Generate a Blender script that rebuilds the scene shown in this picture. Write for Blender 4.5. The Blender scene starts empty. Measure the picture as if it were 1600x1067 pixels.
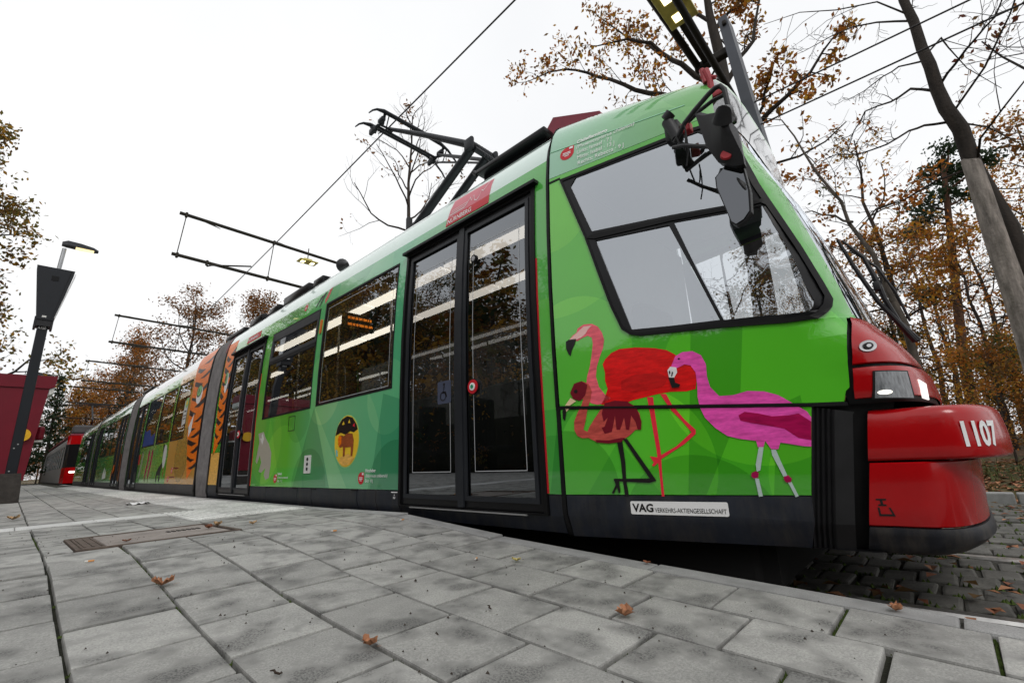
# Green articulated tram at a woodland terminus platform, autumn overcast day. Units metres.
# X to the right across the platform, Y along the tram away from the nose, Z up (rail head = 0).
import bpy, bmesh, math, random
import numpy as np
from mathutils import Vector, Matrix, noise
from mathutils.geometry import tessellate_polygon
R = math.radians
sc = bpy.context.scene
col = sc.collection
# ---------------------------------------------------------------- camera, sky, sun, exposure
cam = bpy.data.cameras.new('camera')
cam.sensor_width = 36.0; cam.lens = 16.0; cam.clip_start = .05; cam.clip_end = 2000
camo = bpy.data.objects.new('camera', cam); col.objects.link(camo); sc.camera = camo
_m = Matrix(((0.68596691, -0.14885876, -0.71224326), (-0.72629593, -0.19938442, -0.65782982), (-0.04408648, 0.96854887, -0.24488663))).to_4x4()
_m.translation = (0, 0, .69)
camo.matrix_world = _m
cam.dof.use_dof = False
SUN_EL, SUN_AZ = R(48), R(215)
w = bpy.data.worlds.new('World'); sc.world = w; w.use_nodes = True
nt = w.node_tree; nt.nodes.clear()
sky = nt.nodes.new('ShaderNodeTexSky'); sky.sky_type = 'NISHITA'; sky.sun_disc = False
sky.sun_elevation = SUN_EL; sky.sun_rotation = SUN_AZ; sky.dust_density = 6; sky.air_density = 1.5
hs = nt.nodes.new('ShaderNodeHueSaturation'); hs.inputs['Saturation'].default_value = .12
mx = nt.nodes.new('ShaderNodeMixRGB'); mx.inputs[0].default_value = .90
# closed white cloud deck with faint broad structure
wtc = nt.nodes.new('ShaderNodeTexCoord'); wn = nt.nodes.new('ShaderNodeTexNoise'); wn.inputs['Scale'].default_value = 1.6; wn.inputs['Detail'].default_value = 5
nt.links.new(wtc.outputs['Generated'], wn.inputs['Vector'])
wr = nt.nodes.new('ShaderNodeMixRGB'); wr.inputs[1].default_value = (10.0, 10.15, 10.4, 1); wr.inputs[2].default_value = (11.3, 11.35, 11.4, 1)
wm = nt.nodes.new('ShaderNodeMapRange'); wm.inputs[1].default_value = .3; wm.inputs[2].default_value = .7; nt.links.new(wn.outputs['Fac'], wm.inputs[0]); nt.links.new(wm.outputs[0], wr.inputs[0]); nt.links.new(wr.outputs[0], mx.inputs[2])
bg = nt.nodes.new('ShaderNodeBackground'); bg.inputs[1].default_value = .1
wo = nt.nodes.new('ShaderNodeOutputWorld')
nt.links.new(sky.outputs[0], hs.inputs['Color']); nt.links.new(hs.outputs[0], mx.inputs[1])
nt.links.new(mx.outputs[0], bg.inputs[0]); nt.links.new(bg.outputs[0], wo.inputs[0])
sun = bpy.data.lights.new('sun', 'SUN'); sun.energy = .9; sun.angle = R(18); sun.color = (1, .97, .93)
suno = bpy.data.objects.new('sun', sun); col.objects.link(suno)
_sd = Vector((math.sin(SUN_AZ) * math.cos(SUN_EL), math.cos(SUN_AZ) * math.cos(SUN_EL), math.sin(SUN_EL)))
suno.rotation_euler = _sd.to_track_quat('Z', 'Y').to_euler()
sc.view_settings.view_transform = 'Standard'; sc.view_settings.look = 'None'
sc.view_settings.exposure = 0.0; sc.view_settings.gamma = 1; sc.view_settings.use_curve_mapping = False
sc.render.engine = 'CYCLES'
sc.cycles.max_bounces = 8; sc.cycles.transparent_max_bounces = 24; sc.cycles.glossy_bounces = 4
sc.cycles.caustics_reflective = False; sc.cycles.caustics_refractive = False
random.seed(7); rng = np.random.default_rng(7)

# ---------------------------------------------------------------- materials
def lin(r, g, b):
    f = lambda c: c / 12.92 if c <= .04045 else ((c + .055) / 1.055) ** 2.4
    return (f(r / 255), f(g / 255), f(b / 255))
MATS = {}
def N(nt, t, **k):
    n = nt.nodes.new(t)
    for a, v in k.items(): setattr(n, a, v)
    return n
def mat(name, c, rough=.5, metal=0., var=.12, scale=6., bump=0., bscale=60., coat=0., emit=None, es=0., spec=.3, dirt=None, stretch=None):
    if name in MATS: return MATS[name]
    m = bpy.data.materials.new(name); m.use_nodes = True; nt = m.node_tree
    p = nt.nodes['Principled BSDF']; L = nt.links.new
    p.inputs['Roughness'].default_value = rough; p.inputs['Metallic'].default_value = metal
    p.inputs['Coat Weight'].default_value = coat; p.inputs['Coat Roughness'].default_value = .08
    p.inputs['Specular IOR Level'].default_value = spec
    tc = N(nt, 'ShaderNodeTexCoord')
    if var > 0:
        no = N(nt, 'ShaderNodeTexNoise'); no.inputs['Scale'].default_value = scale; no.inputs['Detail'].default_value = 6; no.inputs['Roughness'].default_value = .65
        vec = tc.outputs['Object']
        if stretch: mp = N(nt, 'ShaderNodeMapping'); mp.inputs['Scale'].default_value = stretch; L(vec, mp.inputs['Vector']); vec = mp.outputs[0]
        L(vec, no.inputs['Vector'])
        r = N(nt, 'ShaderNodeValToRGB'); r.color_ramp.elements[0].position = .3; r.color_ramp.elements[1].position = .7
        r.color_ramp.elements[0].color = tuple(x * (1 - var) for x in c) + (1,); r.color_ramp.elements[1].color = tuple(min(1, x * (1 + var)) for x in c) + (1,)
        L(no.outputs['Fac'], r.inputs[0]); L(r.outputs[0], p.inputs['Base Color'])
        if dirt:  # road dust dried on in streaks
            dm = N(nt, 'ShaderNodeMapping'); dm.inputs['Scale'].default_value = (3, 5, 1.2); L(tc.outputs['Object'], dm.inputs['Vector']); dn = N(nt, 'ShaderNodeTexNoise'); dn.inputs['Scale'].default_value = 2.5; dn.inputs['Detail'].default_value = 9; dn.inputs['Roughness'].default_value = .7; L(dm.outputs[0], dn.inputs['Vector'])
            dr = N(nt, 'ShaderNodeMapRange'); dr.inputs[1].default_value = .45; dr.inputs[2].default_value = .75; dr.inputs[4].default_value = dirt[1]; L(dn.outputs['Fac'], dr.inputs[0])
            dx = N(nt, 'ShaderNodeMixRGB'); dx.inputs[2].default_value = tuple(dirt[0]) + (1,); L(dr.outputs[0], dx.inputs[0]); L(r.outputs[0], dx.inputs[1]); L(dx.outputs[0], p.inputs['Base Color'])
        mr = N(nt, 'ShaderNodeMapRange'); mr.inputs[3].default_value = max(.03, rough * .8); mr.inputs[4].default_value = min(1, rough * 1.25)
        L(no.outputs['Fac'], mr.inputs[0]); L(mr.outputs[0], p.inputs['Roughness'])
    else: p.inputs['Base Color'].default_value = tuple(c) + (1,)
    if bump > 0:
        n2 = N(nt, 'ShaderNodeTexNoise'); n2.inputs['Scale'].default_value = bscale; n2.inputs['Detail'].default_value = 4
        L(tc.outputs['Object'], n2.inputs['Vector']); b = N(nt, 'ShaderNodeBump'); b.inputs['Strength'].default_value = bump; b.inputs['Distance'].default_value = .01
        L(n2.outputs['Fac'], b.inputs['Height']); L(b.outputs[0], p.inputs['Normal'])
    if emit: p.inputs['Emission Color'].default_value = tuple(emit) + (1,); p.inputs['Emission Strength'].default_value = es
    MATS[name] = m; return m
def glass(name, tint, ior=1.55, rough=0.0, boost=1.0):
    if name in MATS: return MATS[name]
    m = bpy.data.materials.new(name); m.use_nodes = True; nt = m.node_tree; nt.nodes.clear(); L = nt.links.new
    o = N(nt, 'ShaderNodeOutputMaterial'); t = N(nt, 'ShaderNodeBsdfTransparent'); t.inputs[0].default_value = tuple(tint) + (1,)
    g = N(nt, 'ShaderNodeBsdfGlossy'); g.inputs['Roughness'].default_value = rough; g.inputs[0].default_value = (.90, .945, 1, 1)
    f = N(nt, 'ShaderNodeFresnel'); f.inputs[0].default_value = ior
    tc = N(nt, 'ShaderNodeTexCoord'); no = N(nt, 'ShaderNodeTexNoise'); no.inputs['Scale'].default_value = 1.3; b = N(nt, 'ShaderNodeBump'); b.inputs['Strength'].default_value = .03; b.inputs['Distance'].default_value = .05
    L(tc.outputs['Object'], no.inputs['Vector']); L(no.outputs['Fac'], b.inputs['Height']); L(b.outputs[0], g.inputs['Normal'])
    mm = N(nt, 'ShaderNodeMath', operation='MULTIPLY'); mm.inputs[1].default_value = boost; mm.use_clamp = True
    mi = N(nt, 'ShaderNodeMixShader'); L(f.outputs[0], mm.inputs[0]); L(mm.outputs[0], mi.inputs[0]); L(t.outputs[0], mi.inputs[1]); L(g.outputs[0], mi.inputs[2]); L(mi.outputs[0], o.inputs[0])
    MATS[name] = m; return m
def livery(name, stops, circles=(), pale=None, rough=.25, facets=()):
    """printed foil: colour runs along the car (Y), large overlapping discs tint it lighter or darker, pale cantrail above z"""
    m = bpy.data.materials.new(name); m.use_nodes = True; nt = m.node_tree; p = nt.nodes['Principled BSDF']; L = nt.links.new
    tc = N(nt, 'ShaderNodeTexCoord'); sx = N(nt, 'ShaderNodeSeparateXYZ'); L(tc.outputs['Object'], sx.inputs[0])
    y0, y1 = stops[0][0], stops[-1][0]
    mr = N(nt, 'ShaderNodeMapRange'); mr.inputs[1].default_value = y0; mr.inputs[2].default_value = y1; L(sx.outputs[1], mr.inputs[0])
    cr = N(nt, 'ShaderNodeValToRGB'); e = cr.color_ramp.elements
    while len(e) < len(stops): e.new(.5)
    for k, (y, c) in enumerate(stops): e[k].position = (y - y0) / (y1 - y0); e[k].color = tuple(c) + (1,)
    L(mr.outputs[0], cr.inputs[0]); cur = cr.outputs[0]
    flat = N(nt, 'ShaderNodeCombineXYZ'); L(sx.outputs[1], flat.inputs[1]); L(sx.outputs[2], flat.inputs[2])
    for (cy, cz, r, k) in circles:
        d = N(nt, 'ShaderNodeVectorMath', operation='DISTANCE'); d.inputs[1].default_value = (0, cy, cz); L(flat.outputs[0], d.inputs[0])
        lt = N(nt, 'ShaderNodeMath', operation='LESS_THAN'); lt.inputs[1].default_value = r; L(d.outputs['Value'], lt.inputs[0])
        mu = N(nt, 'ShaderNodeMixRGB', blend_type='MULTIPLY'); mu.inputs[2].default_value = (min(k * (1.25 if k > 1 else .9), 2), k, k * (1.0 if k > 1 else .95), 1); mu.use_clamp = False
        L(lt.outputs[0], mu.inputs[0]); L(cur, mu.inputs[1]); cur = mu.outputs[0]
    for poly, k in facets:   # straight-edged facets: inside of a convex polygon in (y, z)
        ar = sum(a[0] * b[1] - b[0] * a[1] for a, b in zip(poly, poly[1:] + poly[:1])); P = poly if ar > 0 else poly[::-1]; prev = None
        for a, b in zip(P, P[1:] + P[:1]):
            dn = N(nt, 'ShaderNodeVectorMath', operation='DOT_PRODUCT'); nx, nz = -(b[1] - a[1]), b[0] - a[0]; dn.inputs[1].default_value = (0, nx, nz); L(flat.outputs[0], dn.inputs[0])
            gt = N(nt, 'ShaderNodeMath', operation='GREATER_THAN'); gt.inputs[1].default_value = nx * a[0] + nz * a[1]; L(dn.outputs['Value'], gt.inputs[0])
            if prev is None: prev = gt.outputs[0]
            else: q = N(nt, 'ShaderNodeMath', operation='MULTIPLY'); L(prev, q.inputs[0]); L(gt.outputs[0], q.inputs[1]); prev = q.outputs[0]
        mu = N(nt, 'ShaderNodeMixRGB', blend_type='MULTIPLY'); mu.inputs[2].default_value = (k * (1.2 if k > 1 else .85), k, k, 1); L(prev, mu.inputs[0]); L(cur, mu.inputs[1]); cur = mu.outputs[0]
    if pale:
        z, c = pale
        gt = N(nt, 'ShaderNodeMath', operation='GREATER_THAN'); gt.inputs[1].default_value = z; L(sx.outputs[2], gt.inputs[0])
        mu = N(nt, 'ShaderNodeMixRGB'); mu.inputs[2].default_value = tuple(c) + (1,); L(gt.outputs[0], mu.inputs[0]); L(cur, mu.inputs[1]); cur = mu.outputs[0]
    no = N(nt, 'ShaderNodeTexNoise'); no.inputs['Scale'].default_value = 2.2; no.inputs['Detail'].default_value = 7; L(tc.outputs['Object'], no.inputs['Vector'])
    m2 = N(nt, 'ShaderNodeMapRange'); m2.inputs[1].default_value = .3; m2.inputs[2].default_value = .7; m2.inputs[3].default_value = .95; m2.inputs[4].default_value = 1.02; L(no.outputs['Fac'], m2.inputs[0])
    mu = N(nt, 'ShaderNodeMixRGB', blend_type='MULTIPLY'); mu.inputs[0].default_value = 1; L(cur, mu.inputs[1]); L(m2.outputs[0], mu.inputs[2])
    L(mu.outputs[0], p.inputs['Base Color'])
    n3 = N(nt, 'ShaderNodeTexNoise'); n3.inputs['Scale'].default_value = 1.1; L(tc.outputs['Object'], n3.inputs['Vector'])
    b = N(nt, 'ShaderNodeBump'); b.inputs['Strength'].default_value = .03; b.inputs['Distance'].default_value = .05; L(n3.outputs['Fac'], b.inputs['Height']); L(b.outputs[0], p.inputs['Normal'])
    p.inputs['Roughness'].default_value = rough; p.inputs['Coat Weight'].default_value = 1.; p.inputs['Coat Roughness'].default_value = .02; p.inputs['Coat IOR'].default_value = 1.6; p.inputs['Specular IOR Level'].default_value = .2
    MATS[name] = m; return m

# ---------------------------------------------------------------- object helpers
def tag(o, label=None, cat=None, group=None, kind=None):
    if label: o['label'] = label
    if cat: o['category'] = cat
    if group: o['group'] = group
    if kind: o['kind'] = kind
    return o
def empty(name, loc=(0, 0, 0)):
    o = bpy.data.objects.new(name, None); col.objects.link(o); o.location = loc; o.empty_display_size = .2; return o
def adopt(o, parent):
    if parent is not None:
        o.parent = parent
        root = parent
        T = Matrix.Identity(4)
        chain = []
        while root is not None: chain.append(root); root = root.parent
        M = Matrix.Identity(4)
        for q in reversed(chain): M = M @ q.matrix_parent_inverse @ Matrix.LocRotScale(q.location, q.rotation_euler, q.scale)
        o.matrix_parent_inverse = M.inverted()
    return o
def from_arrays(name, V, F, mats, parent=None, fm=None, smooth=None):
    me = bpy.data.meshes.new(name); me.from_pydata([tuple(v) for v in V], [], F)
    for m in (mats if isinstance(mats, (list, tuple)) else [mats]): me.materials.append(m)
    if fm is not None: me.polygons.foreach_set('material_index', np.array(fm, dtype=np.int32))
    if smooth:
        me.polygons.foreach_set('use_smooth', np.ones(len(me.polygons), dtype=bool)); me.set_sharp_from_angle(angle=R(smooth))
    me.update(); o = bpy.data.objects.new(name, me); col.objects.link(o)
    return adopt(o, parent)
def quads_np(name, V, quads, mats, parent=None, fm=None, tri=False):
    """fast mesh from numpy arrays"""
    k = 3 if tri else 4
    me = bpy.data.meshes.new(name); n = len(quads)
    me.vertices.add(len(V)); me.vertices.foreach_set('co', np.asarray(V, dtype=np.float32).ravel())
    me.loops.add(n * k); me.loops.foreach_set('vertex_index', np.asarray(quads, dtype=np.int32).ravel())
    me.polygons.add(n); me.polygons.foreach_set('loop_start', np.arange(0, n * k, k, dtype=np.int32))
    try: me.polygons.foreach_set('loop_total', np.full(n, k, dtype=np.int32))
    except Exception: pass
    for m in (mats if isinstance(mats, (list, tuple)) else [mats]): me.materials.append(m)
    if fm is not None: me.polygons.foreach_set('material_index', np.asarray(fm, dtype=np.int32))
    me.update(calc_edges=True); me.validate()
    o = bpy.data.objects.new(name, me); col.objects.link(o); return adopt(o, parent)
class MB:
    def __init__(s): s.V = []; s.F = []; s.M = []
    def add(s, V, F, m=0):
        k = len(s.V); s.V += [tuple(v) for v in V]; s.F += [tuple(i + k for i in f) for f in F]; s.M += [m] * len(F); return s
    def box(s, c, d, m=0, rot=None, bev=0.):
        x, y, z = [q / 2 for q in d]
        if bev > 0:
            b = min(bev, min(x, y, z) * .9); V = []; F = []
            bm = bmesh.new(); bmesh.ops.create_cube(bm, size=1)
            for v in bm.verts: v.co = Vector((v.co.x * 2 * x, v.co.y * 2 * y, v.co.z * 2 * z))
            bmesh.ops.bevel(bm, geom=bm.edges[:], offset=b, segments=2, profile=.5, affect='EDGES')
            bm.verts.index_update()
            V = [v.co.copy() for v in bm.verts]; F = [tuple(v.index for v in f.verts) for f in bm.faces]; bm.free()
        else:
            V = [Vector((a, b, c2)) for a in (-x, x) for b in (-y, y) for c2 in (-z, z)]
            F = [(0, 1, 3, 2), (4, 6, 7, 5), (0, 4, 5, 1), (2, 3, 7, 6), (0, 2, 6, 4), (1, 5, 7, 3)]
        if rot is not None: V = [rot @ v for v in V]
        return s.add([v + Vector(c) for v in V], F, m)
    def tube(s, pts, r, n=8, m=0, cap=True):
        pts = [Vector(p) for p in pts]; rr = r if isinstance(r, (list, tuple)) else [r] * len(pts)
        V = []; F = []; u = None
        for i, p in enumerate(pts):
            d = (pts[min(i + 1, len(pts) - 1)] - pts[max(i - 1, 0)]).normalized()
            if u is None: u = d.orthogonal().normalized()
            else:
                u = u - d * u.dot(d)
                u = u.normalized() if u.length > 1e-6 else d.orthogonal().normalized()
            v = d.cross(u)
            for k in range(n):
                a = 2 * math.pi * k / n; V.append(p + (u * math.cos(a) + v * math.sin(a)) * rr[i])
        for i in range(len(pts) - 1):
            for k in range(n): F.append((i * n + k, i * n + (k + 1) % n, (i + 1) * n + (k + 1) % n, (i + 1) * n + k))
        if cap: F.append(tuple(range(n - 1, -1, -1))); F.append(tuple((len(pts) - 1) * n + k for k in range(n)))
        return s.add(V, F, m)
    def prism(s, poly, axis, a, b, m=0):
        """2D polygon extruded along axis 'X'/'Y'/'Z' from a to b"""
        f = {'X': lambda p, t: (t, p[0], p[1]), 'Y': lambda p, t: (p[0], t, p[1]), 'Z': lambda p, t: (p[0], p[1], t)}[axis]
        n = len(poly); V = [f(p, a) for p in poly] + [f(p, b) for p in poly]
        tri = tessellate_polygon([[Vector((p[0], p[1], 0)) for p in poly]])
        F = [tuple(t) for t in tri] + [tuple(i + n for i in reversed(t)) for t in tri] + [(i, (i + 1) % n, n + (i + 1) % n, n + i) for i in range(n)]
        return s.add(V, F, m)
    def disc(s, c, nrm, r, h, n=20, m=0, r2=None):
        c = Vector(c); d = Vector(nrm).normalized(); return s.tube([c, c + d * h], [r, r if r2 is None else r2], n, m)
    def ball(s, c, r, m=0, seg=12, rings=8):
        V = []; F = []; rx, ry, rz = r if isinstance(r, (tuple, list)) else (r, r, r)
        for i in range(rings + 1):
            t = math.pi * i / rings
            for k in range(seg):
                a = 2 * math.pi * k / seg; V.append((c[0] + rx * math.sin(t) * math.cos(a), c[1] + ry * math.sin(t) * math.sin(a), c[2] + rz * math.cos(t)))
        for i in range(rings):
            for k in range(seg): F.append((i * seg + k, (i + 1) * seg + k, (i + 1) * seg + (k + 1) % seg, i * seg + (k + 1) % seg))
        return s.add(V, F, m)
    def build(s, name, mats, parent=None, smooth=None):
        o = from_arrays(name, s.V, s.F, mats, parent, s.M, smooth)
        bm = bmesh.new(); bm.from_mesh(o.data); bmesh.ops.recalc_face_normals(bm, faces=bm.faces[:]); bm.to_mesh(o.data); bm.free()
        if smooth: o.data.set_sharp_from_angle(angle=R(smooth))
        return o
# ---------------------------------------------------------------- tram surfaces
def lerp_table(T,x):
    if x<=T[0][0]: return T[0][1]
    for (x0,y0),(x1,y1) in zip(T,T[1:]):
        if x<=x1: return y0+(y1-y0)*(x-x0)/(x1-x0)
    return T[-1][1]
SIDE=2.15; MID=3.3
PROF=[(.2,.06),(.26,.035),(.37,0),(1.3,0),(1.7,.008),(2.1,.028),(2.5,.06),(2.67,.085),(2.76,.108),(2.85,.145),(2.93,.2),(2.98,.26),(3.0,.34)]
def ztop(s): return 3.0 if s>1.64 else 3.05-.17*min(1,max(0,(1.64-s)/1.08))**1.3
def lean(z,s=9.):
    zt=ztop(s)
    if z>2.4 and zt!=3: z=2.4+(z-2.4)*.6/(zt-2.4)
    return lerp_table(PROF,z)
def tap(Y):
    t=1.64-Y
    return 0 if t<=0 else .185*t
YF=[(.24,.0),(.3,-.07),(.4,-.065),(.6,-.085),(.78,-.03),(.82,-.012),(.98,.012),(1.11,.07),(1.19,.125),(1.26,.165),(1.38,.185),(1.64,.25),(1.97,.34),(2.2,.43),(2.4,.51),(2.55,.545),(2.95,.56)]
BB=[(.3,.28),(1.2,.28),(1.8,.22),(2.5,.15),(2.8,.12)]
NE=3.2
def cab(s,z,o=0.,yf=None):
    f=lerp_table(YF,z) if yf is None else yf
    b=lerp_table(BB,z); yc=f+b
    if s>=yc: return (SIDE+tap(s)+lean(z,s)-o, s, z)
    th=min(1.,(yc-s)/b)*math.pi/2
    a=MID-(SIDE+tap(yc)+lean(z,yc)); c=max(0,math.cos(th))**(2/NE); q=math.sin(th)**(2/NE)
    return (MID-(a+o)*c, yc-(b+o)*q, z)
def bump(s,z,o=0.): return cab(s,.7+(z-.7)*.2,o,-.19)[:2]+(z,)
def body(s,z,o=0.): return (SIDE+lean(z)-o,s,z)
# ---------------------------------------------------------------- curved panels: polygon in (s, z) wrapped on a surface function fn(s, z, offset)
def panel_geo(outer, holes, fn, off=0., thick=0., ds=0., zs=(), m0=0, m1=0):
    loops = [[Vector((a, b, 0)) for a, b in lp] for lp in [outer] + list(holes)]
    tri = tessellate_polygon(loops); flat = [v for lp in loops for v in lp]
    bm = bmesh.new(); bv = [bm.verts.new(v) for v in flat]
    for t in tri:
        try: bm.faces.new([bv[i] for i in t])
        except ValueError: pass
    lo = min(v.x for v in flat); hi = max(v.x for v in flat); zl = min(v.y for v in flat); zh = max(v.y for v in flat)
    cuts = []
    if ds > 0:
        k = math.ceil(lo / ds) * ds
        while k < hi: cuts.append(((k, 0, 0), (1, 0, 0))); k += ds
    for z in zs:
        if zl + 1e-4 < z < zh - 1e-4: cuts.append(((0, z, 0), (0, 1, 0)))
    for co, no in cuts:
        bmesh.ops.bisect_plane(bm, geom=bm.verts[:] + bm.edges[:] + bm.faces[:], plane_co=co, plane_no=no, dist=1e-5)
    bmesh.ops.remove_doubles(bm, verts=bm.verts[:], dist=1e-6)
    for f in bm.faces:
        if f.normal.z > 0: f.normal_flip()
    bm.verts.index_update()
    P = [(v.co.x, v.co.y) for v in bm.verts]; n = len(P)
    V = [fn(s, z, off) for s, z in P]; F = [tuple(v.index for v in f.verts) for f in bm.faces]; M = [m0] * len(F)
    if thick > 0:
        V += [fn(s, z, off - thick) for s, z in P]
        F2 = [tuple(i + n for i in reversed(f)) for f in F]; M += [m1] * len(F2)
        rim = []
        for f in bm.faces:
            vs = [v.index for v in f.verts]
            for i in range(len(vs)):
                a, b = vs[i], vs[(i + 1) % len(vs)]
                e = bm.edges.get((f.verts[i], f.verts[(i + 1) % len(vs)]))
                if e is not None and len(e.link_faces) == 1: rim.append((b, a, a + n, b + n))
        F = F + F2 + rim; M += [m0] * len(rim)
    bm.free(); return V, F, M
def panel(name, outer, fn, mats, parent, holes=(), off=0., thick=.004, ds=0., zs=(), smooth=30, m1=0):
    V, F, M = panel_geo(outer, holes, fn, off, thick, ds, zs, 0, m1)
    return from_arrays(name, V, F, mats, parent, M, smooth)
ZS = [.26, .37, 1.3, 1.7, 1.9, 2.1, 2.3, 2.5, 2.67, 2.72, 2.76, 2.81, 2.85, 2.89, 2.93, 2.96, 2.98, 3.0, 3.03]
def rect(a, b, c, d): return [(a, c), (b, c), (b, d), (a, d)]
def rrect(a, b, c, d, r, n=4):
    P = []
    for (x, y, t0) in ((b - r, d - r, 0), (a + r, d - r, 90), (a + r, c + r, 180), (b - r, c + r, 270)):
        for k in range(n + 1): P.append((x + r * math.cos(R(t0 + 90 * k / n)), y + r * math.sin(R(t0 + 90 * k / n))))
    return P
def ell(cx, cz, rx, rz, n=24, t0=0): return [(cx + rx * math.cos(2 * math.pi * k / n + t0), cz + rz * math.sin(2 * math.pi * k / n + t0)) for k in range(n)]
def decal(name, items, fn, parent, base=.0015, step=.0012, ds=.12):
    """items: (material, layer, polygon[, holes]) printed foil pieces lying on the surface"""
    ms = []; V = []; F = []; M = []
    for it in items:
        mt, lay, poly = it[:3]; holes = it[3] if len(it) > 3 else ()
        if mt not in ms: ms.append(mt)
        v, f, m = panel_geo(poly, holes, fn, base + step * lay, .0009, ds, ZS, ms.index(mt), ms.index(mt))
        k = len(V); V += v; F += [tuple(i + k for i in q) for q in f]; M += m
    return from_arrays(name, V, F, [MATS[x] for x in ms], parent, M)
_txt = {}
def text_mesh(body, bold=0., shear=0.):
    key = (body, bold, shear)
    if key not in _txt:
        c = bpy.data.curves.new('t', 'FONT'); c.body = body; c.size = 1; c.offset = bold; c.shear = shear; c.resolution_u = 3
        o = bpy.data.objects.new('t', c); col.objects.link(o); dg = bpy.context.evaluated_depsgraph_get()
        me = bpy.data.meshes.new_from_object(o.evaluated_get(dg))
        _txt[key] = ([tuple(v.co) for v in me.vertices], [tuple(p.vertices) for p in me.polygons])
        bpy.data.objects.remove(o); bpy.data.curves.remove(c); bpy.data.meshes.remove(me)
    return _txt[key]
def lettering(name, lines, fn, material, parent, off=.004):
    """lines: (text, s_left, z_base, cap height, width or None, bold, shear, rise per metre); s runs leftwards when read on the near side"""
    V = []; F = []
    for (t, s0, z0, h, wd, bold, shear, rise) in lines:
        tv, tf = text_mesh(t, bold, shear); xs = [v[0] for v in tv]; x0 = min(xs); sx = h / .7 if wd is None else wd / (max(xs) - x0); k = len(V)
        for x, y, _ in tv:
            u = (x - x0) * sx; V.append(fn(s0 - u, z0 + y * h / .7 + u * rise, off))
        F += [tuple(i + k for i in f) for f in tf]
    return from_arrays(name, V, F, material, parent)
def sagwire(a, b, sag=0., n=8):
    a, b = Vector(a), Vector(b); return [a.lerp(b, k / n) - Vector((0, 0, sag * 4 * (k / n) * (1 - k / n))) for k in range(n + 1)]
# ================================================================ GROUND, TRACK, PLATFORM
ZP = [(-6, -.10), (-3, .02), (0, .138), (1.2, .186), (1.55, .2), (2, .222), (2.5, .262), (3.0, .296), (3.5, .308), (4.2, .298), (8, .285), (60, .27)]
def zplat(y): return lerp_table(ZP, y)
def litter_mat():
    m = bpy.data.materials.new('forest_floor'); m.use_nodes = True; nt = m.node_tree; p = nt.nodes['Principled BSDF']; L = nt.links.new
    tc = N(nt, 'ShaderNodeTexCoord'); a = N(nt, 'ShaderNodeTexNoise'); a.inputs['Scale'].default_value = .35; a.inputs['Detail'].default_value = 8
    v = N(nt, 'ShaderNodeTexVoronoi'); v.inputs['Scale'].default_value = 14
    L(tc.outputs['Object'], a.inputs['Vector']); L(tc.outputs['Object'], v.inputs['Vector'])
    r1 = N(nt, 'ShaderNodeValToRGB'); e = r1.color_ramp.elements; e[0].color = (.028, .016, .008, 1); e[1].color = (.16, .085, .035, 1); e.new(.5).color = (.085, .05, .022, 1)
    L(v.outputs['Color'], r1.inputs[0])
    r2 = N(nt, 'ShaderNodeValToRGB'); r2.color_ramp.elements[0].position = .48; r2.color_ramp.elements[1].position = .62
    L(a.outputs['Fac'], r2.inputs[0]); mi = N(nt, 'ShaderNodeMixRGB'); mi.inputs[2].default_value = (.055, .075, .022, 1)
    L(r2.outputs[0], mi.inputs[0]); L(r1.outputs[0], mi.inputs[1]); L(mi.outputs[0], p.inputs['Base Color'])
    b = N(nt, 'ShaderNodeBump'); b.inputs['Distance'].default_value = .04; L(v.outputs['Distance'], b.inputs['Height']); L(b.outputs[0], p.inputs['Normal']); p.inputs['Roughness'].default_value = .95
    MATS['forest_floor'] = m; return m
litter_mat()
# ground sheet with gentle rise towards the wood
GX = [-400, -120, -40, -15, -5, 2, 7.6, 7.7, 9, 11, 14, 18, 24, 32, 45, 70, 120, 400]; GY = [-400, -120, -50, -25, -15, -10, -6, -4, -2, -1, 0, 1, 2, 4, 7, 12, 20, 30, 45, 70, 120, 400]
def zground(x, y):
    b = -.03 if x < 7.65 else .06 + min(.5, (x - 7.65) * .045)
    return b + (0 if x < 7.65 else .12 * noise.noise(Vector((x * .35, y * .35, 0))))
V = [(x, y, zground(x, y)) for x in GX for y in GY]; ny = len(GY)
F = [(i * ny + j, (i + 1) * ny + j, (i + 1) * ny + j + 1, i * ny + j + 1) for i in range(len(GX) - 1) for j in range(ny - 1)]
tag(from_arrays('ground', V, F, MATS['forest_floor'], smooth=60), kind='structure')
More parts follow.
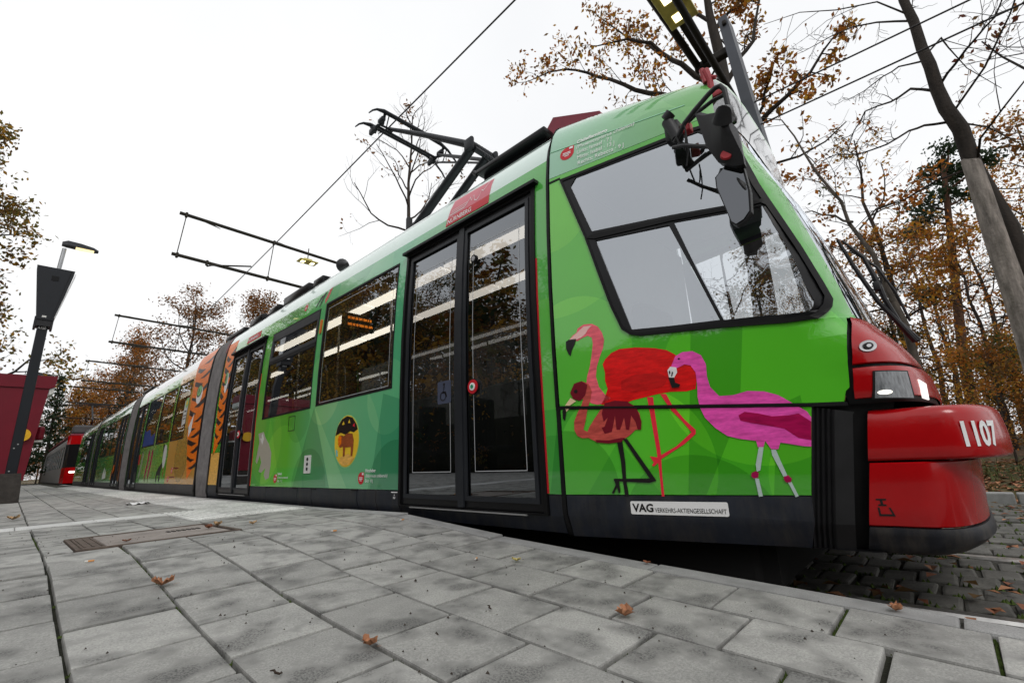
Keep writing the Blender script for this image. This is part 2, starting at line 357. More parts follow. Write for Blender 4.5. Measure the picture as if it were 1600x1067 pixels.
# track bed of stone setts
mat('sett_joint', (.035, .038, .022), .95, var=.4, scale=9, bump=.4)
bed = MB().box((4.6, 25, -.06), (4.98, 70, .09)).build('track_bed', mat('track_bed', (.05, .048, .04), .95, var=.35, scale=14, bump=.5)); tag(bed, kind='structure')
def stone_mat(name, lo, hi, rough=.85, blotch=0., bscale=160., bump=.25):
    m = bpy.data.materials.new(name); m.use_nodes = True; nt = m.node_tree; p = nt.nodes['Principled BSDF']; L = nt.links.new
    tc = N(nt, 'ShaderNodeTexCoord'); oi = N(nt, 'ShaderNodeObjectInfo'); ad = N(nt, 'ShaderNodeVectorMath', operation='ADD')
    geo = N(nt, 'ShaderNodeNewGeometry')
    cm = N(nt, 'ShaderNodeCombineXYZ'); mu = N(nt, 'ShaderNodeMath', operation='MULTIPLY'); mu.inputs[1].default_value = 37.; L(oi.outputs['Random'], mu.inputs[0]); L(mu.outputs[0], cm.inputs[0]); L(mu.outputs[0], cm.inputs[2])
    L(tc.outputs['Object'], ad.inputs[0]); L(cm.outputs[0], ad.inputs[1])
    n1 = N(nt, 'ShaderNodeTexNoise'); n1.inputs['Scale'].default_value = 7; n1.inputs['Detail'].default_value = 7; n1.inputs['Roughness'].default_value = .6; L(ad.outputs[0], n1.inputs['Vector'])
    r = N(nt, 'ShaderNodeValToRGB'); e = r.color_ramp.elements; e[0].position = .3; e[0].color = tuple(lo) + (1,); e[1].position = .68; e[1].color = tuple(hi) + (1,); L(n1.outputs['Fac'], r.inputs[0])
    cur = r.outputs[0]
    tone = N(nt, 'ShaderNodeMapRange'); tone.inputs[3].default_value = .82; tone.inputs[4].default_value = 1.1; L(oi.outputs['Random'], tone.inputs[0])
    m1 = N(nt, 'ShaderNodeMixRGB', blend_type='MULTIPLY'); m1.inputs[0].default_value = 1; L(cur, m1.inputs[1]); L(tone.outputs[0], m1.inputs[2]); cur = m1.outputs[0]
    n2 = N(nt, 'ShaderNodeTexNoise'); n2.inputs['Scale'].default_value = bscale; n2.inputs['Detail'].default_value = 5; n2.inputs['Roughness'].default_value = .7; L(ad.outputs[0], n2.inputs['Vector'])
    if blotch:  # worn dark patches speckled with exposed grit, different on every stone
        n3 = N(nt, 'ShaderNodeTexNoise'); n3.inputs['Scale'].default_value = 6.5; n3.inputs['Detail'].default_value = 3; L(ad.outputs[0], n3.inputs['Vector'])
        ra = N(nt, 'ShaderNodeMapRange'); ra.inputs[1].default_value = .47; ra.inputs[2].default_value = .64; L(n3.outputs['Fac'], ra.inputs[0])
        rb = N(nt, 'ShaderNodeMapRange'); rb.inputs[1].default_value = .40; rb.inputs[2].default_value = .60; rb.inputs[3].default_value = .15; L(n2.outputs['Fac'], rb.inputs[0])
        q = N(nt, 'ShaderNodeMath', operation='MULTIPLY'); L(ra.outputs[0], q.inputs[0]); L(rb.outputs[0], q.inputs[1])
        rr = N(nt, 'ShaderNodeMath', operation='MULTIPLY'); rr.inputs[1].default_value = blotch; L(q.outputs[0], rr.inputs[0])
        m2 = N(nt, 'ShaderNodeMixRGB', blend_type='MULTIPLY'); m2.inputs[2].default_value = (.22, .22, .225, 1); L(rr.outputs[0], m2.inputs[0]); L(cur, m2.inputs[1]); cur = m2.outputs[0]
    # fine grit
    g = N(nt, 'ShaderNodeMapRange'); g.inputs[1].default_value = .35; g.inputs[2].default_value = .65; g.inputs[3].default_value = .72; g.inputs[4].default_value = 1.18; L(n2.outputs['Fac'], g.inputs[0])
    m3 = N(nt, 'ShaderNodeMixRGB', blend_type='MULTIPLY'); m3.inputs[0].default_value = 1; L(cur, m3.inputs[1]); L(g.outputs[0], m3.inputs[2])
    # long stains running over several stones
    n4 = N(nt, 'ShaderNodeTexNoise'); n4.inputs['Scale'].default_value = .9; n4.inputs['Detail'].default_value = 6; L(geo.outputs['Position'], n4.inputs['Vector'])
    g4 = N(nt, 'ShaderNodeMapRange'); g4.inputs[1].default_value = .3; g4.inputs[2].default_value = .7; g4.inputs[3].default_value = .84; g4.inputs[4].default_value = 1.08; L(n4.outputs['Fac'], g4.inputs[0])
    m4 = N(nt, 'ShaderNodeMixRGB', blend_type='MULTIPLY'); m4.inputs[0].default_value = 1; L(m3.outputs[0], m4.inputs[1]); L(g4.outputs[0], m4.inputs[2])
    L(m4.outputs[0], p.inputs['Base Color']); p.inputs['Roughness'].default_value = rough
    b = N(nt, 'ShaderNodeBump'); b.inputs['Strength'].default_value = bump; b.inputs['Distance'].default_value = .004; L(n2.outputs['Fac'], b.inputs['Height']); L(b.outputs[0], p.inputs['Normal'])
    MATS[name] = m; return m
stone_mat('sett', (.06, .058, .05), (.15, .145, .13), .75, 0, 90, .5)
stone_mat('paver', (.29, .288, .275), (.40, .396, .375), .85, 1.0, 170, .6)
stone_mat('kerbstone', (.29, .29, .285), (.38, .38, .375), .85, .4, 240, .35)
stone_mat('tactile', (.62, .62, .6), (.76, .76, .74), .8, .3, 120, .2)
stone_mat('white_stone', (.58, .58, .57), (.68, .68, .67), .8, .2, 150, .2)
stone_mat('rust_concrete', (.29, .25, .225), (.37, .33, .305), .85, .5, 120, .3)
def block_mesh(name, dx, dy, dz, bev, mt, jit=0., seg=1):
    bm = bmesh.new(); bmesh.ops.create_cube(bm, size=1)
    for v in bm.verts: v.co = Vector((v.co.x * dx, v.co.y * dy, v.co.z * dz - dz / 2))
    if jit:
        for v in bm.verts: v.co += Vector((random.uniform(-jit, jit), random.uniform(-jit, jit), 0))
    es = [e for e in bm.edges if not all(v.co.z < -dz * .9 for v in e.verts)]
    bmesh.ops.bevel(bm, geom=es, offset=bev, segments=seg, profile=.6, affect='EDGES')
    me = bpy.data.meshes.new(name); bm.to_mesh(me); bm.free(); me.materials.append(mt); return me
# setts: individual stones where they can be told apart beside the nose, joined farther off
SM = [block_mesh('sett', .205, .145, .09, .014, MATS['sett'], .008, 2) for _ in range(6)]
cnt = 0; rest = MB()
for i in range(23):
    x = 2.24 + i * .218
    if abs(x - 2.67) < .13 or abs(x - 3.93) < .13: continue
    for j in range(int(34 / .158)):
        y = -7 + j * .158 + (i % 2) * .079
        if y > 1.3: break
        px, py, pz = x + random.uniform(-.006, .006), y + random.uniform(-.008, .008), random.uniform(-.008, .006)
        if -1.55 < y < .75 and cnt < 290 and (y < .25 or x > 3.2 or x < 2.9):
            o = bpy.data.objects.new('sett', SM[(i * 7 + j * 3) % 6]); col.objects.link(o); o.location = (px, py, pz); o.rotation_euler = (random.uniform(-.03, .03), random.uniform(-.03, .03), random.uniform(-.04, .04)); adopt_loc = o.location.copy()
            o.parent = bed; o.matrix_parent_inverse = Matrix.Identity(4); cnt += 1
        else:
            me = SM[(i * 7 + j * 3) % 6]; rest.add([(v.co.x + px, v.co.y + py, v.co.z + pz) for v in me.vertices], [tuple(p.vertices) for p in me.polygons])
o = from_arrays('sett', rest.V, rest.F, MATS['sett'], bed); o['kind'] = 'stuff'
mat('rail_steel', (.55, .54, .52), .3, .9, var=.2, scale=20); mat('rail_rust', (.05, .03, .02), .8, .2, var=.3, scale=20)
for x in (2.67, 3.93):
    b = MB(); P = [(-.035, -.1), (-.03, .0), (-.022, .012), (.028, .012), (.034, 0), (.036, -.028), (.05, -.03), (.052, -.004), (.062, .0), (.068, -.1)]
    b.prism([(x + a, c) for a, c in P], 'Y', -10, 62)
    tag(b.build('rail', MATS['rail_steel']), ('grooved steel tram rail nearest the platform edge' if x < 3 else 'grooved steel tram rail on the far side of the track'), 'rail')
# kerb at the back of the track
for k in range(34):
    y = -7 + k * 1.02
    o = MB().box((7.17, y, 0), (.14, 1.0, .2), bev=.012).build('kerb_stone', MATS['kerbstone'], bed)
# ---------------------------------------------------------------- platform
b = MB(); ys = [-6 + k * .25 for k in range(265)]
for y0, y1 in zip(ys, ys[1:]):
    z0, z1 = zplat(y0) - .024, zplat(y1) - .024
    b.add([(-6, y0, z0), (1.99, y0, z0), (1.99, y1, z1), (-6, y1, z1)], [(0, 1, 2, 3)])
    b.add([(1.99, y0, z0), (1.99, y0, -.2), (1.99, y1, -.2), (1.99, y1, z1)], [(0, 1, 2, 3)])
platform = from_arrays('platform', b.V, b.F, mat('joint_sand', (.022, .023, .014), .95, var=.6, scale=16, bump=.6, bscale=120)); tag(platform, kind='structure')
def put(name, me, x, y, yaw=0., dz=0., tilt=0.):
    z = zplat(y); sl = math.atan((zplat(y + .1) - zplat(y - .1)) / .2)
    o = bpy.data.objects.new(name, me); col.objects.link(o); o.location = (x, y, z + dz); o.rotation_euler = (sl + tilt, random.uniform(-.004, .004), yaw)
    o.parent = platform; return o
PAVE_W, PAVE_L = .3035, .342
PM = [block_mesh('paver', PAVE_W - .012, PAVE_L - .013, .05, .006, MATS['paver'], .0025, 2) for _ in range(8)]
phase = [.707, .915, .75, 1.325, 1.527, 1.764, 2.24]
def gaps(k):
    """stretches of strip k taken up by something else"""
    g = []
    if k <= 2: g.append((4.637, 5.856))
    if k <= 1: g.append((5.856, 99))
    if k >= 3: g.append((5.60, 5.94))
    if k in (3, 4, 5): g.append((3.468, 4.252))
    return g
def blocked(x, y):
    k = int((1.995 - x) / PAVE_W)
    return any(a < y < b for a, b in gaps(k))
rest = MB(); n_ind = 0
for k in range(26):
    x = 1.995 - PAVE_W * (k + .5)
    ph = phase[k] if k < 7 else random.random()
    for j in range(-20, 150):
        y = ph + PAVE_L * (j + .5)
        if y < -4.5 or y > 45: continue
        parts_ = [(y - PAVE_L / 2, y + PAVE_L / 2)]
        for a, b in gaps(k):
            nxt = []
            for u, v in parts_:
                if b <= u or a >= v: nxt.append((u, v)); continue
                if a - u > .03: nxt.append((u, a))
                if v - b > .03: nxt.append((b, v))
            parts_ = nxt
        for u, v in parts_:
            y = (u + v) / 2; f = (v - u) / PAVE_L
            if k < 7 and -.4 < y < 9.5:
                o = put('paver', random.choice(PM), x + random.uniform(-.002, .002), y + random.uniform(-.003, .003) * (f > .99), random.uniform(-.006, .006), random.uniform(-.002, .002), random.uniform(-.005, .005)); o.scale.y = f; n_ind += 1
            else:
                me = PM[0]; z = zplat(y); sl = (zplat(y + .1) - zplat(y - .1)) / .2
                rest.add([(v_.co.x + x, v_.co.y * f + y, v_.co.z + z + v_.co.y * f * sl) for v_ in me.vertices], [tuple(p.vertices) for p in me.polygons])
for y in (3.60, 3.86, 4.12): o = put('paver', PM[1], .233, y); o.scale = (.115 / PAVE_W, .25 / PAVE_L, 1)
o = from_arrays('paver', rest.V, rest.F, MATS['paver'], platform); o['kind'] = 'stuff'
KM = block_mesh('kerb_stone', .113, .992, .3, .008, MATS['kerbstone'], 0, 2)
for k in range(-5, 38):
    y = .588 + k * 1.0
    if y < 6: put('kerb_stone', KM, 2.052, y, 0, .002)
    else: put('kerb_stone', KM, 2.052, y, 0, .002)
# tactile ribs
b = MB().box((0, 0, -.025), (.296, .296, .05))
for r in range(6):
    for q in range(6): b.box((-.125 + r * .05, -.125 + q * .05, .003), (.026, .036, .008), bev=.003)
tm = b.build('tactile_tile', MATS['tactile']); TM = tm.data; bpy.data.objects.remove(tm)
for a in range(3):
    for c in range(4): put('tactile_tile', TM, 1.24 + a * .3035, 4.79 + c * .303, 0, .001)
for a in range(2):
    for c in range(70): put('tactile_tile', TM, 1.54 + a * .2985, 6.01 + c * .303, 0, .001)
strip = MB()
for k in range(60): y = 5.86 + k * .5; strip.box((1.968, y + .25, zplat(y) - .02), (.045, .497, .04))
strip.build('asphalt_strip', mat('asphalt_pale', (.16, .16, .165), .9, var=.2, scale=30, bump=.3, bscale=200), platform)
for k in range(14):
    put('guide_slab', block_mesh('guide_slab', .496, .33, .05, .005, MATS['white_stone']), .84 - k * .5, 5.77, 0, .002)
# inspection cover let into the paving
cz = zplat(3.86)
cov = empty('inspection_cover', (.69, 3.86, cz)); tag(cov, 'worn brown concrete inspection cover in a rusty frame let into the paving', 'cover')
sl = math.atan((zplat(4.1) - zplat(3.6)) / .5)
Mc = Matrix.Translation((.69, 3.86, cz)) @ Matrix.Rotation(sl, 4, 'X')
def cpart(name, f, mt):
    b = MB(); f(b); b.V = [tuple(Mc @ Vector(v)) for v in b.V]; return b.build(name, mt, cov)
def _fr(b):
    for s in (-1, 1): b.box((0, s * .385, -.02), (.79, .022, .052), bev=.004); b.box((s * .384, 0, -.02), (.022, .748, .052), bev=.004)
cpart('frame', _fr, mat('rust_iron', (.11, .085, .07), .85, .1, var=.4, scale=25, bump=.4, bscale=150))
cpart('lid', lambda b: b.box((.045, 0, -.022), (.61, .72, .048), bev=.006), MATS['rust_concrete'])
cpart('slot', lambda b: [b.box((.16 + k * .028 - .07, .06, .003), (.016, .07, .006)) for k in range(7)], mat('slot_dark', (.03, .025, .022), .9))
cpart('end_strip', lambda b: [b.box((-.315, 0, -.02), (.10, .72, .046), bev=.005)] + [b.box((-.35 + k * .035, 0, .004), (.008, .6, .006)) for k in range(3)], MATS['rust_iron'])
# ---------------------------------------------------------------- measured outlines (s along the car, z height)
FLAMINGO={'mid':[('pink',0,[(1.488,1.385),(1.48,1.409),(1.44,1.426),(1.389,1.42),(1.354,1.396),(1.333,1.356),(1.324,1.312),(1.335,1.265),(1.357,1.221),(1.381,1.166),(1.392,1.109),(1.38,1.049),(1.349,1.002),(1.316,0.979),(1.353,0.954),(1.401,0.95),(1.436,0.963),(1.451,0.999),(1.455,1.058),(1.445,1.115),(1.423,1.172),(1.405,1.241),(1.393,1.3),(1.396,1.337),(1.42,1.354),(1.452,1.347),(1.485,1.334),(1.518,1.34),(1.537,1.35),(1.515,1.371)]),('pale',1,[(1.537,1.35),(1.489,1.381),(1.441,1.414),(1.39,1.41),(1.417,1.39),(1.432,1.368),(1.458,1.351),(1.491,1.342)]),('black',1,[(1.56,1.341),(1.537,1.352),(1.491,1.348),(1.506,1.313),(1.524,1.285),(1.535,1.25),(1.547,1.262),(1.56,1.297)]),('red',0,[(1.346,1.172),(1.329,1.199),(1.291,1.229),(1.242,1.244),(1.151,1.238),(1.055,1.218),(0.994,1.197),(0.957,1.169),(0.921,1.131),(0.869,1.081),(0.865,1.038),(0.878,0.978),(0.922,0.971),(1.001,0.977),(1.063,0.973),(1.128,0.964),(1.194,0.955),(1.24,0.943),(1.308,0.944),(1.377,0.948),(1.35,0.988),(1.331,1.032),(1.341,1.079),(1.337,1.124)]),('darkred',1,[(1.249,1.067),(1.168,1.09),(1.05,1.085),(1.002,1.051),(1.028,1.012),(1.102,0.999),(1.2,0.999),(1.254,1.022)]),('rose',0,[(1.122,0.964),(1.091,0.96),(1.091,0.875),(1.088,0.771),(1.085,0.669),(1.092,0.569),(1.093,0.465),(1.106,0.465),(1.104,0.589),(1.105,0.69),(1.111,0.793),(1.116,0.877)]),('rose',1,[(1.053,0.972),(1.023,0.969),(1.0,0.909),(0.95,0.832),(0.905,0.779),(0.907,0.759),(0.966,0.713),(1.088,0.644),(1.096,0.659),(1.005,0.705),(0.925,0.768),(0.961,0.823),(1.008,0.883)]),('rose',1,[(1.142,0.661),(1.102,0.654),(1.088,0.639),(1.127,0.61),(1.137,0.615),(1.125,0.63)])],'left':[('salmon',2,[(1.533,0.996),(1.555,1.034),(1.526,1.084),(1.48,1.094),(1.438,1.073),(1.424,1.031),(1.434,0.986),(1.458,0.93),(1.476,0.863),(1.492,0.819),(1.469,0.806),(1.454,0.834),(1.42,0.876),(1.38,0.923),(1.342,0.953),(1.294,0.962),(1.239,0.952),(1.197,0.928),(1.169,0.882),(1.165,0.828),(1.173,0.797),(1.2,0.799),(1.236,0.77),(1.283,0.746),(1.351,0.739),(1.42,0.748),(1.466,0.773),(1.502,0.773),(1.532,0.788),(1.547,0.823),(1.544,0.869),(1.521,0.913),(1.492,0.957),(1.477,0.99)]),('maroon',3,[(1.555,1.034),(1.526,1.084),(1.48,1.094),(1.445,1.068),(1.463,1.012),(1.496,0.981),(1.539,0.997)]),('maroon',3,[(1.353,0.954),(1.294,0.962),(1.228,0.951),(1.182,0.916),(1.163,0.839),(1.17,0.797),(1.187,0.798),(1.195,0.841),(1.214,0.875),(1.233,0.801),(1.249,0.803),(1.253,0.868),(1.282,0.805),(1.301,0.806),(1.302,0.883),(1.328,0.797),(1.369,0.789),(1.384,0.823),(1.366,0.827),(1.343,0.875),(1.369,0.855),(1.376,0.9)]),('maroon',3,[(1.425,0.759),(1.35,0.753),(1.281,0.762),(1.259,0.76),(1.283,0.74),(1.352,0.736),(1.421,0.745)]),('black',4,[(1.507,1.037),(1.511,1.028),(1.52,1.027),(1.529,1.032),(1.529,1.042),(1.522,1.049),(1.512,1.048)]),('cream',3,[(1.593,0.964),(1.555,1.004),(1.521,0.983),(1.564,0.961)]),('cream',3,[(1.594,0.947),(1.568,0.944),(1.587,0.928)]),('black',3,[(1.611,0.939),(1.586,0.945),(1.591,0.908),(1.6,0.876),(1.612,0.892)]),('black',2,[(1.307,0.747),(1.277,0.751),(1.272,0.635),(1.277,0.542),(1.271,0.469),(1.291,0.466),(1.295,0.542),(1.295,0.646)]),('black',3,[(1.271,0.756),(1.249,0.755),(1.194,0.663),(1.133,0.56),(1.122,0.54),(1.157,0.531),(1.283,0.537),(1.343,0.542),(1.342,0.553),(1.154,0.552),(1.207,0.643)]),('black',4,[(1.342,0.553),(1.315,0.547),(1.312,0.486),(1.322,0.479),(1.329,0.511),(1.349,0.478),(1.36,0.481),(1.334,0.522)])],'right':[('hot',2,[(0.98,1.107),(0.953,1.157),(0.916,1.173),(0.867,1.17),(0.831,1.143),(0.814,1.094),(0.818,1.032),(0.811,0.98),(0.777,0.931),(0.715,0.929),(0.652,0.942),(0.586,0.932),(0.533,0.909),(0.484,0.867),(0.437,0.826),(0.426,0.799),(0.447,0.675),(0.477,0.679),(0.529,0.692),(0.574,0.702),(0.646,0.71),(0.719,0.724),(0.769,0.741),(0.816,0.782),(0.855,0.834),(0.871,0.886),(0.874,0.937),(0.868,0.998),(0.867,1.06),(0.886,1.099),(0.914,1.108),(0.956,1.093)]),('magenta',3,[(0.707,0.832),(0.679,0.846),(0.626,0.834),(0.572,0.816),(0.508,0.815),(0.469,0.82),(0.429,0.781),(0.442,0.703),(0.487,0.715),(0.533,0.758),(0.594,0.776),(0.666,0.795),(0.702,0.807)]),('white',3,[(1.0,1.089),(0.985,1.106),(0.955,1.098),(0.954,1.072),(0.972,1.047),(0.997,1.051)]),('black',4,[(1.0,1.051),(0.972,1.047),(0.97,1.021),(0.947,1.009),(0.954,0.995),(0.989,0.996),(0.995,1.024)]),('black',4,[(0.994,1.082),(0.987,1.087),(0.987,1.071),(0.994,1.068)]),('black',4,[(0.978,1.08),(0.973,1.074),(0.981,1.054),(0.986,1.055)]),('black',3,[(0.931,1.14),(0.938,1.134),(0.943,1.142),(0.936,1.147)]),('hot',2,[(0.653,0.715),(0.617,0.709),(0.627,0.682),(0.65,0.683)]),('hot',2,[(0.616,0.709),(0.558,0.701),(0.571,0.67),(0.599,0.672)]),('leg',2,[(0.646,0.683),(0.627,0.682),(0.656,0.58),(0.671,0.575),(0.67,0.607)]),('leg',2,[(0.683,0.549),(0.667,0.544),(0.663,0.469),(0.679,0.467),(0.681,0.509)]),('leg',2,[(0.599,0.669),(0.581,0.668),(0.569,0.613),(0.555,0.556),(0.571,0.552),(0.586,0.604),(0.599,0.645)]),('leg',2,[(0.559,0.53),(0.544,0.53),(0.527,0.47),(0.539,0.466),(0.551,0.508)]),('magenta',3,[(0.692,0.571),(0.674,0.578),(0.663,0.569),(0.669,0.549),(0.687,0.546),(0.696,0.555)]),('magenta',3,[(0.57,0.55),(0.551,0.558),(0.54,0.543),(0.546,0.529),(0.563,0.527),(0.57,0.536)])]}
CABWIN={'outer':[(1.551,2.46),(0.868,2.462),(0.74,2.46),(0.655,2.445),(0.561,2.196),(0.486,1.889),(0.411,1.595),(0.366,1.394),(0.352,1.32),(0.359,1.281),(0.375,1.25),(0.391,1.229),(0.712,1.264),(1.122,1.297),(1.173,1.314),(1.216,1.352),(1.266,1.495),(1.395,1.986)],'upper':[(1.475,2.379),(1.437,2.432),(1.02,2.428),(0.695,2.42),(0.625,2.345),(0.525,1.899),(0.88,1.953),(1.347,2.006)],'left':[(1.327,1.938),(0.903,1.897),(0.805,1.588),(0.721,1.306),(0.95,1.321),(1.163,1.341)],'right':[(0.874,1.903),(0.501,1.853),(0.439,1.57),(0.398,1.316),(0.403,1.286),(0.414,1.269),(0.515,1.286),(0.704,1.302),(0.789,1.591)],'bar':[(1.387,1.97),(1.336,1.985),(0.882,1.934),(0.524,1.886),(0.486,1.885),(0.493,1.848),(0.504,1.865),(0.884,1.914),(1.33,1.948)]}
CAB={'lamp':[(0.248,0.966),(0.173,0.962),(0.171,0.85),(0.251,0.858)],'lamp2':[(0.141,0.932),(0.114,0.915),(0.123,0.843),(0.142,0.85)],'socket':[(0.265,1.082)],'vag':[(1.268,0.443),(0.81,0.434),(0.813,0.378),(1.268,0.377)],'towmark':[(0.26,0.454),(0.228,0.392)],'text':[(1.428,2.72),(0.959,2.642),(1.412,2.531),(1.055,2.482)],'drop':[(1.5,2.673)],'step':[(3.395,0.462),(3.3,0.415)]}
NUM=[(0.036,0.753),(-0.049,0.743),(-0.013,0.646),(0.034,0.652)]
BODY={'sign':[(2.755,2.595),(2.236,2.582),(2.23,2.841),(2.753,2.872)],'circle':[(4.199,0.904),(4.445,0.911),(3.969,0.943),(4.233,1.155),(4.187,0.667)],'hatch':[(5.616,1.254),(5.424,1.095)],'swbox':[(5.105,0.79),(4.941,0.619)],'hir':[(3.822,0.633),(3.371,0.592),(3.815,0.53)],'drop':[(3.894,0.557)],'seek':[(5.861,0.617),(5.429,0.586)],'drop2':[(5.89,0.566)],'marker':[(4.973,2.228)],'sign2':[(7.699,2.623),(7.049,2.635)],'hood2':[(5.519,2.567)],'tig':[(10.591,2.447),(9.663,2.539)],'winBm':[(11.748,2.563),(13.159,2.461),(14.775,2.412)],'winBb':[(11.787,1.303),(13.302,1.283),(14.932,1.281)],'doorB':[(16.441,2.432),(16.11,0.422)],'Cwin':[(18.676,2.416),(21.018,1.241),(20.149,2.377),(21.701,2.346)],'Cend':[(18.402,2.77)],'jointskirt':[(6.164,0.433),(5.244,0.413),(4.895,0.407),(3.956,0.393),(3.636,0.375),(3.29,0.376)],'button':[(2.374,1.18)],'button2':[(7.363,1.165)],'knob':[(2.369,2.164)],'wheel':[(2.72,1.183)],'whiteA':[(3.348,0.458)],'manatee':[(6.573,1.127),(6.396,1.138),(6.317,1.063),(6.186,0.979),(6.078,0.868),(6.069,0.719),(6.092,0.572),(6.194,0.548),(6.265,0.602),(6.228,0.692),(6.359,0.633),(6.451,0.649),(6.389,0.756),(6.457,0.851),(6.538,0.744),(6.592,0.776),(6.546,0.917),(6.516,1.011)]}
# ================================================================ GREEN TRAM
tram = empty('tram', (3.3, 15.5, 0)); tag(tram, 'green articulated tram with painted flamingos and a red nose at the platform', 'tram')
g0, g1, teal, g3, g4 = (.055, .37, .022), (.075, .42, .05), (.075, .40, .19), (.085, .44, .14), (.06, .41, .025)
livery('livery_cab', [(-.5, g0), (.9, (.06, .42, .015)), (1.9, g1)],
       [(1.25, .62, .42, 1.3), (.62, 1.02, .42, 1.25), (.95, .3, .36, .75), (1.62, .52, .30, .72), (.33, .52, .30, 1.2), (1.5, 1.28, .33, 1.2), (1.6, 2.1, .6, 1.15), (1.62, 2.2, .25, 1.12)], pale=None, facets=[([(.86, 1.3), (.62, 1.3), (.70, .85), (.90, .47), (.98, .47)], .7), ([(.62, .47), (.45, .47), (.45, .9), (.55, .86)], .72), ([(1.5, .47), (1.1, .47), (1.3, .75)], .85)])
livery('livery_hood', [(0, g0), (.75, (.16, .45, .12)), (1.25, (.22, .48, .27)), (1.8, (.30, .54, .41))], [(.95, 2.5, .22, .88), (.6, 2.9, .3, .9)], pale=None)
livery('livery_front', [(1.6, g1), (2.6, (.12, .41, .17)), (3.3, teal), (4.5, (.13, .44, .21)), (5.1, g3), (5.6, g4), (6.8, (.09, .42, .055)), (8.7, g4)],
       [(4.35, .75, .78, 1.1), (5.75, .55, .62, 1.15), (3.35, .45, .42, .78), (5.0, .45, .42, .80), (3.5, 1.25, .33, 1.14), (4.75, 1.5, .4, 1.12), (6.3, 1.0, .5, 1.12), (5.35, 1.25, .3, .86), (4.1, 2.5, .55, 1.08), (3.0, 2.3, .4, 1.08), (1.7, 1.3, .35, 1.15), (1.7, .5, .3, .85), (5.9, 2.6, .4, .85)], facets=[([(4.95, 1.30), (5.38, .47), (4.5, .47)], .72), ([(3.74, .47), (3.286, .47), (3.286, 1.2), (3.56, 1.28)], .74), ([(4.93, 1.30), (4.15, .47), (4.5, .47)], 1.15), ([(6.2, 1.3), (5.75, .47), (6.4, .47)], 1.15), ([(4.4, 2.67), (4.1, 2.49), (3.9, 2.67)], .85), ([(6.5, 2.67), (5.9, 2.46), (5.2, 2.67)], .8), ([(1.74, .47), (1.65, .47), (1.65, .9)], .75)], pale=(2.672, (.66, .82, .75)))
livery('livery_roof', [(1.6, (.62, .78, .70)), (5, (.72, .80, .77)), (8.7, (.8, .82, .81))])
livery('livery_second', [(9.4, (.72, .36, .06)), (11.7, (.75, .42, .10)), (11.75, (.08, .45, .03)), (13.2, (.22, .52, .12)), (13.25, (.26, .52, .16)), (14.6, (.18, .54, .10)), (16.5, (.08, .46, .05))],
       [(13.6, .7, .5, 1.15), (15, 1.0, .6, .85), (12.4, .6, .5, 1.1), (10.6, 1, .5, .8)], pale=(2.66, (.82, .84, .83)))
livery('livery_third', [(17.6, (.13, .46, .2)), (20, (.06, .42, .06)), (22, (.12, .45, .14)), (25.2, (.05, .4, .04))], [(19.5, .8, .7, 1.15), (21.5, .5, .6, .85), (23.6, .9, .6, 1.1)], pale=(2.66, (.55, .72, .62)))
livery('livery_fourth', [(25.5, (.08, .44, .08)), (28, (.05, .38, .03)), (32, (.07, .42, .05))], [(27.5, .8, .6, 1.15), (29.8, .5, .7, .85)], pale=(2.66, (.5, .7, .58)))
mat('skirt', (.015, .018, .026), .45, var=.35, scale=5, dirt=((.06, .052, .042), .55)); mat('skirt_low', (.012, .013, .017), .5, var=.4, scale=8, dirt=((.07, .06, .048), .8))
mat('rubber', (.005, .005, .0055), .5, var=.2, scale=12, spec=.2); mat('black_paint', (.006, .006, .007), .3, var=.15, scale=4, spec=.25)
mat('frame_grey', (.016, .018, .022), .4, var=.12, scale=5); mat('inner', (.30, .30, .29), .7, var=.1); mat('inner_dark', (.045, .045, .05), .8, var=.2)
mat('tram_red', (.36, .002, .004), .22, var=.12, scale=3, coat=.3); mat('maroon_paint', (.20, .018, .035), .4, var=.15)
mat('white_print', (.8, .8, .8), .4, var=0); mat('black_print', (.01, .01, .01), .4, var=0); mat('sticker_red', (.52, .015, .025), .35, var=.06)
mat('steel', (.45, .45, .46), .35, .9, var=.15); mat('alu_strip', (.6, .6, .6), .35, .8, var=.1)
mat('plastic_black', (.018, .018, .02), .45, var=.2, scale=15, bump=.1, bscale=300); mat('pan_black', (.02, .022, .026), .45, .3, var=.2, scale=8)
glass('side_glass', (.18, .18, .17), 1.85, boost=2.0); glass('cab_glass', (.5, .53, .55), 2.0, boost=3.4); glass('screen_glass', (.30, .33, .35), 1.9, boost=1.8); glass('door_glass', (.08, .08, .08), 1.85, boost=1.9)
for n, c in dict(pink=(.80, .12, .16), pale=(.85, .50, .48), red=(.68, .006, .006), darkred=(.50, .006, .006), rose=(.78, .025, .05), salmon=(.50, .075, .06), maroon=(.16, .006, .016), hot=(.80, .08, .42), magenta=(.36, .002, .07), cream=(.80, .58, .36), leg=(.45, .55, .52), black=(.012, .01, .01), white=(.78, .76, .76), orange=(.85, .17, .004), straw=(.75, .42, .09), eyegreen=(.22, .50, .20), brown=(.28, .07, .02), yellow=(.75, .50, .03), navy=(.01, .05, .25), greyp=(.36, .34, .28), lightgrey=(.6, .6, .58), night=(.015, .012, .01), sky=(.2, .5, .5)).items():
    mat(n, c, .3, var=.30 if n in ('pink', 'red', 'darkred', 'hot', 'salmon', 'orange', 'straw', 'brown', 'magenta') else .06, scale=26, stretch=(1, .45, 2.0))
light_strip = mat('tram_light', (.9, .9, .88), .5, var=0, emit=(1, .93, .82), es=7.5)
CABZ = [.3 + .06 * k for k in range(46)]
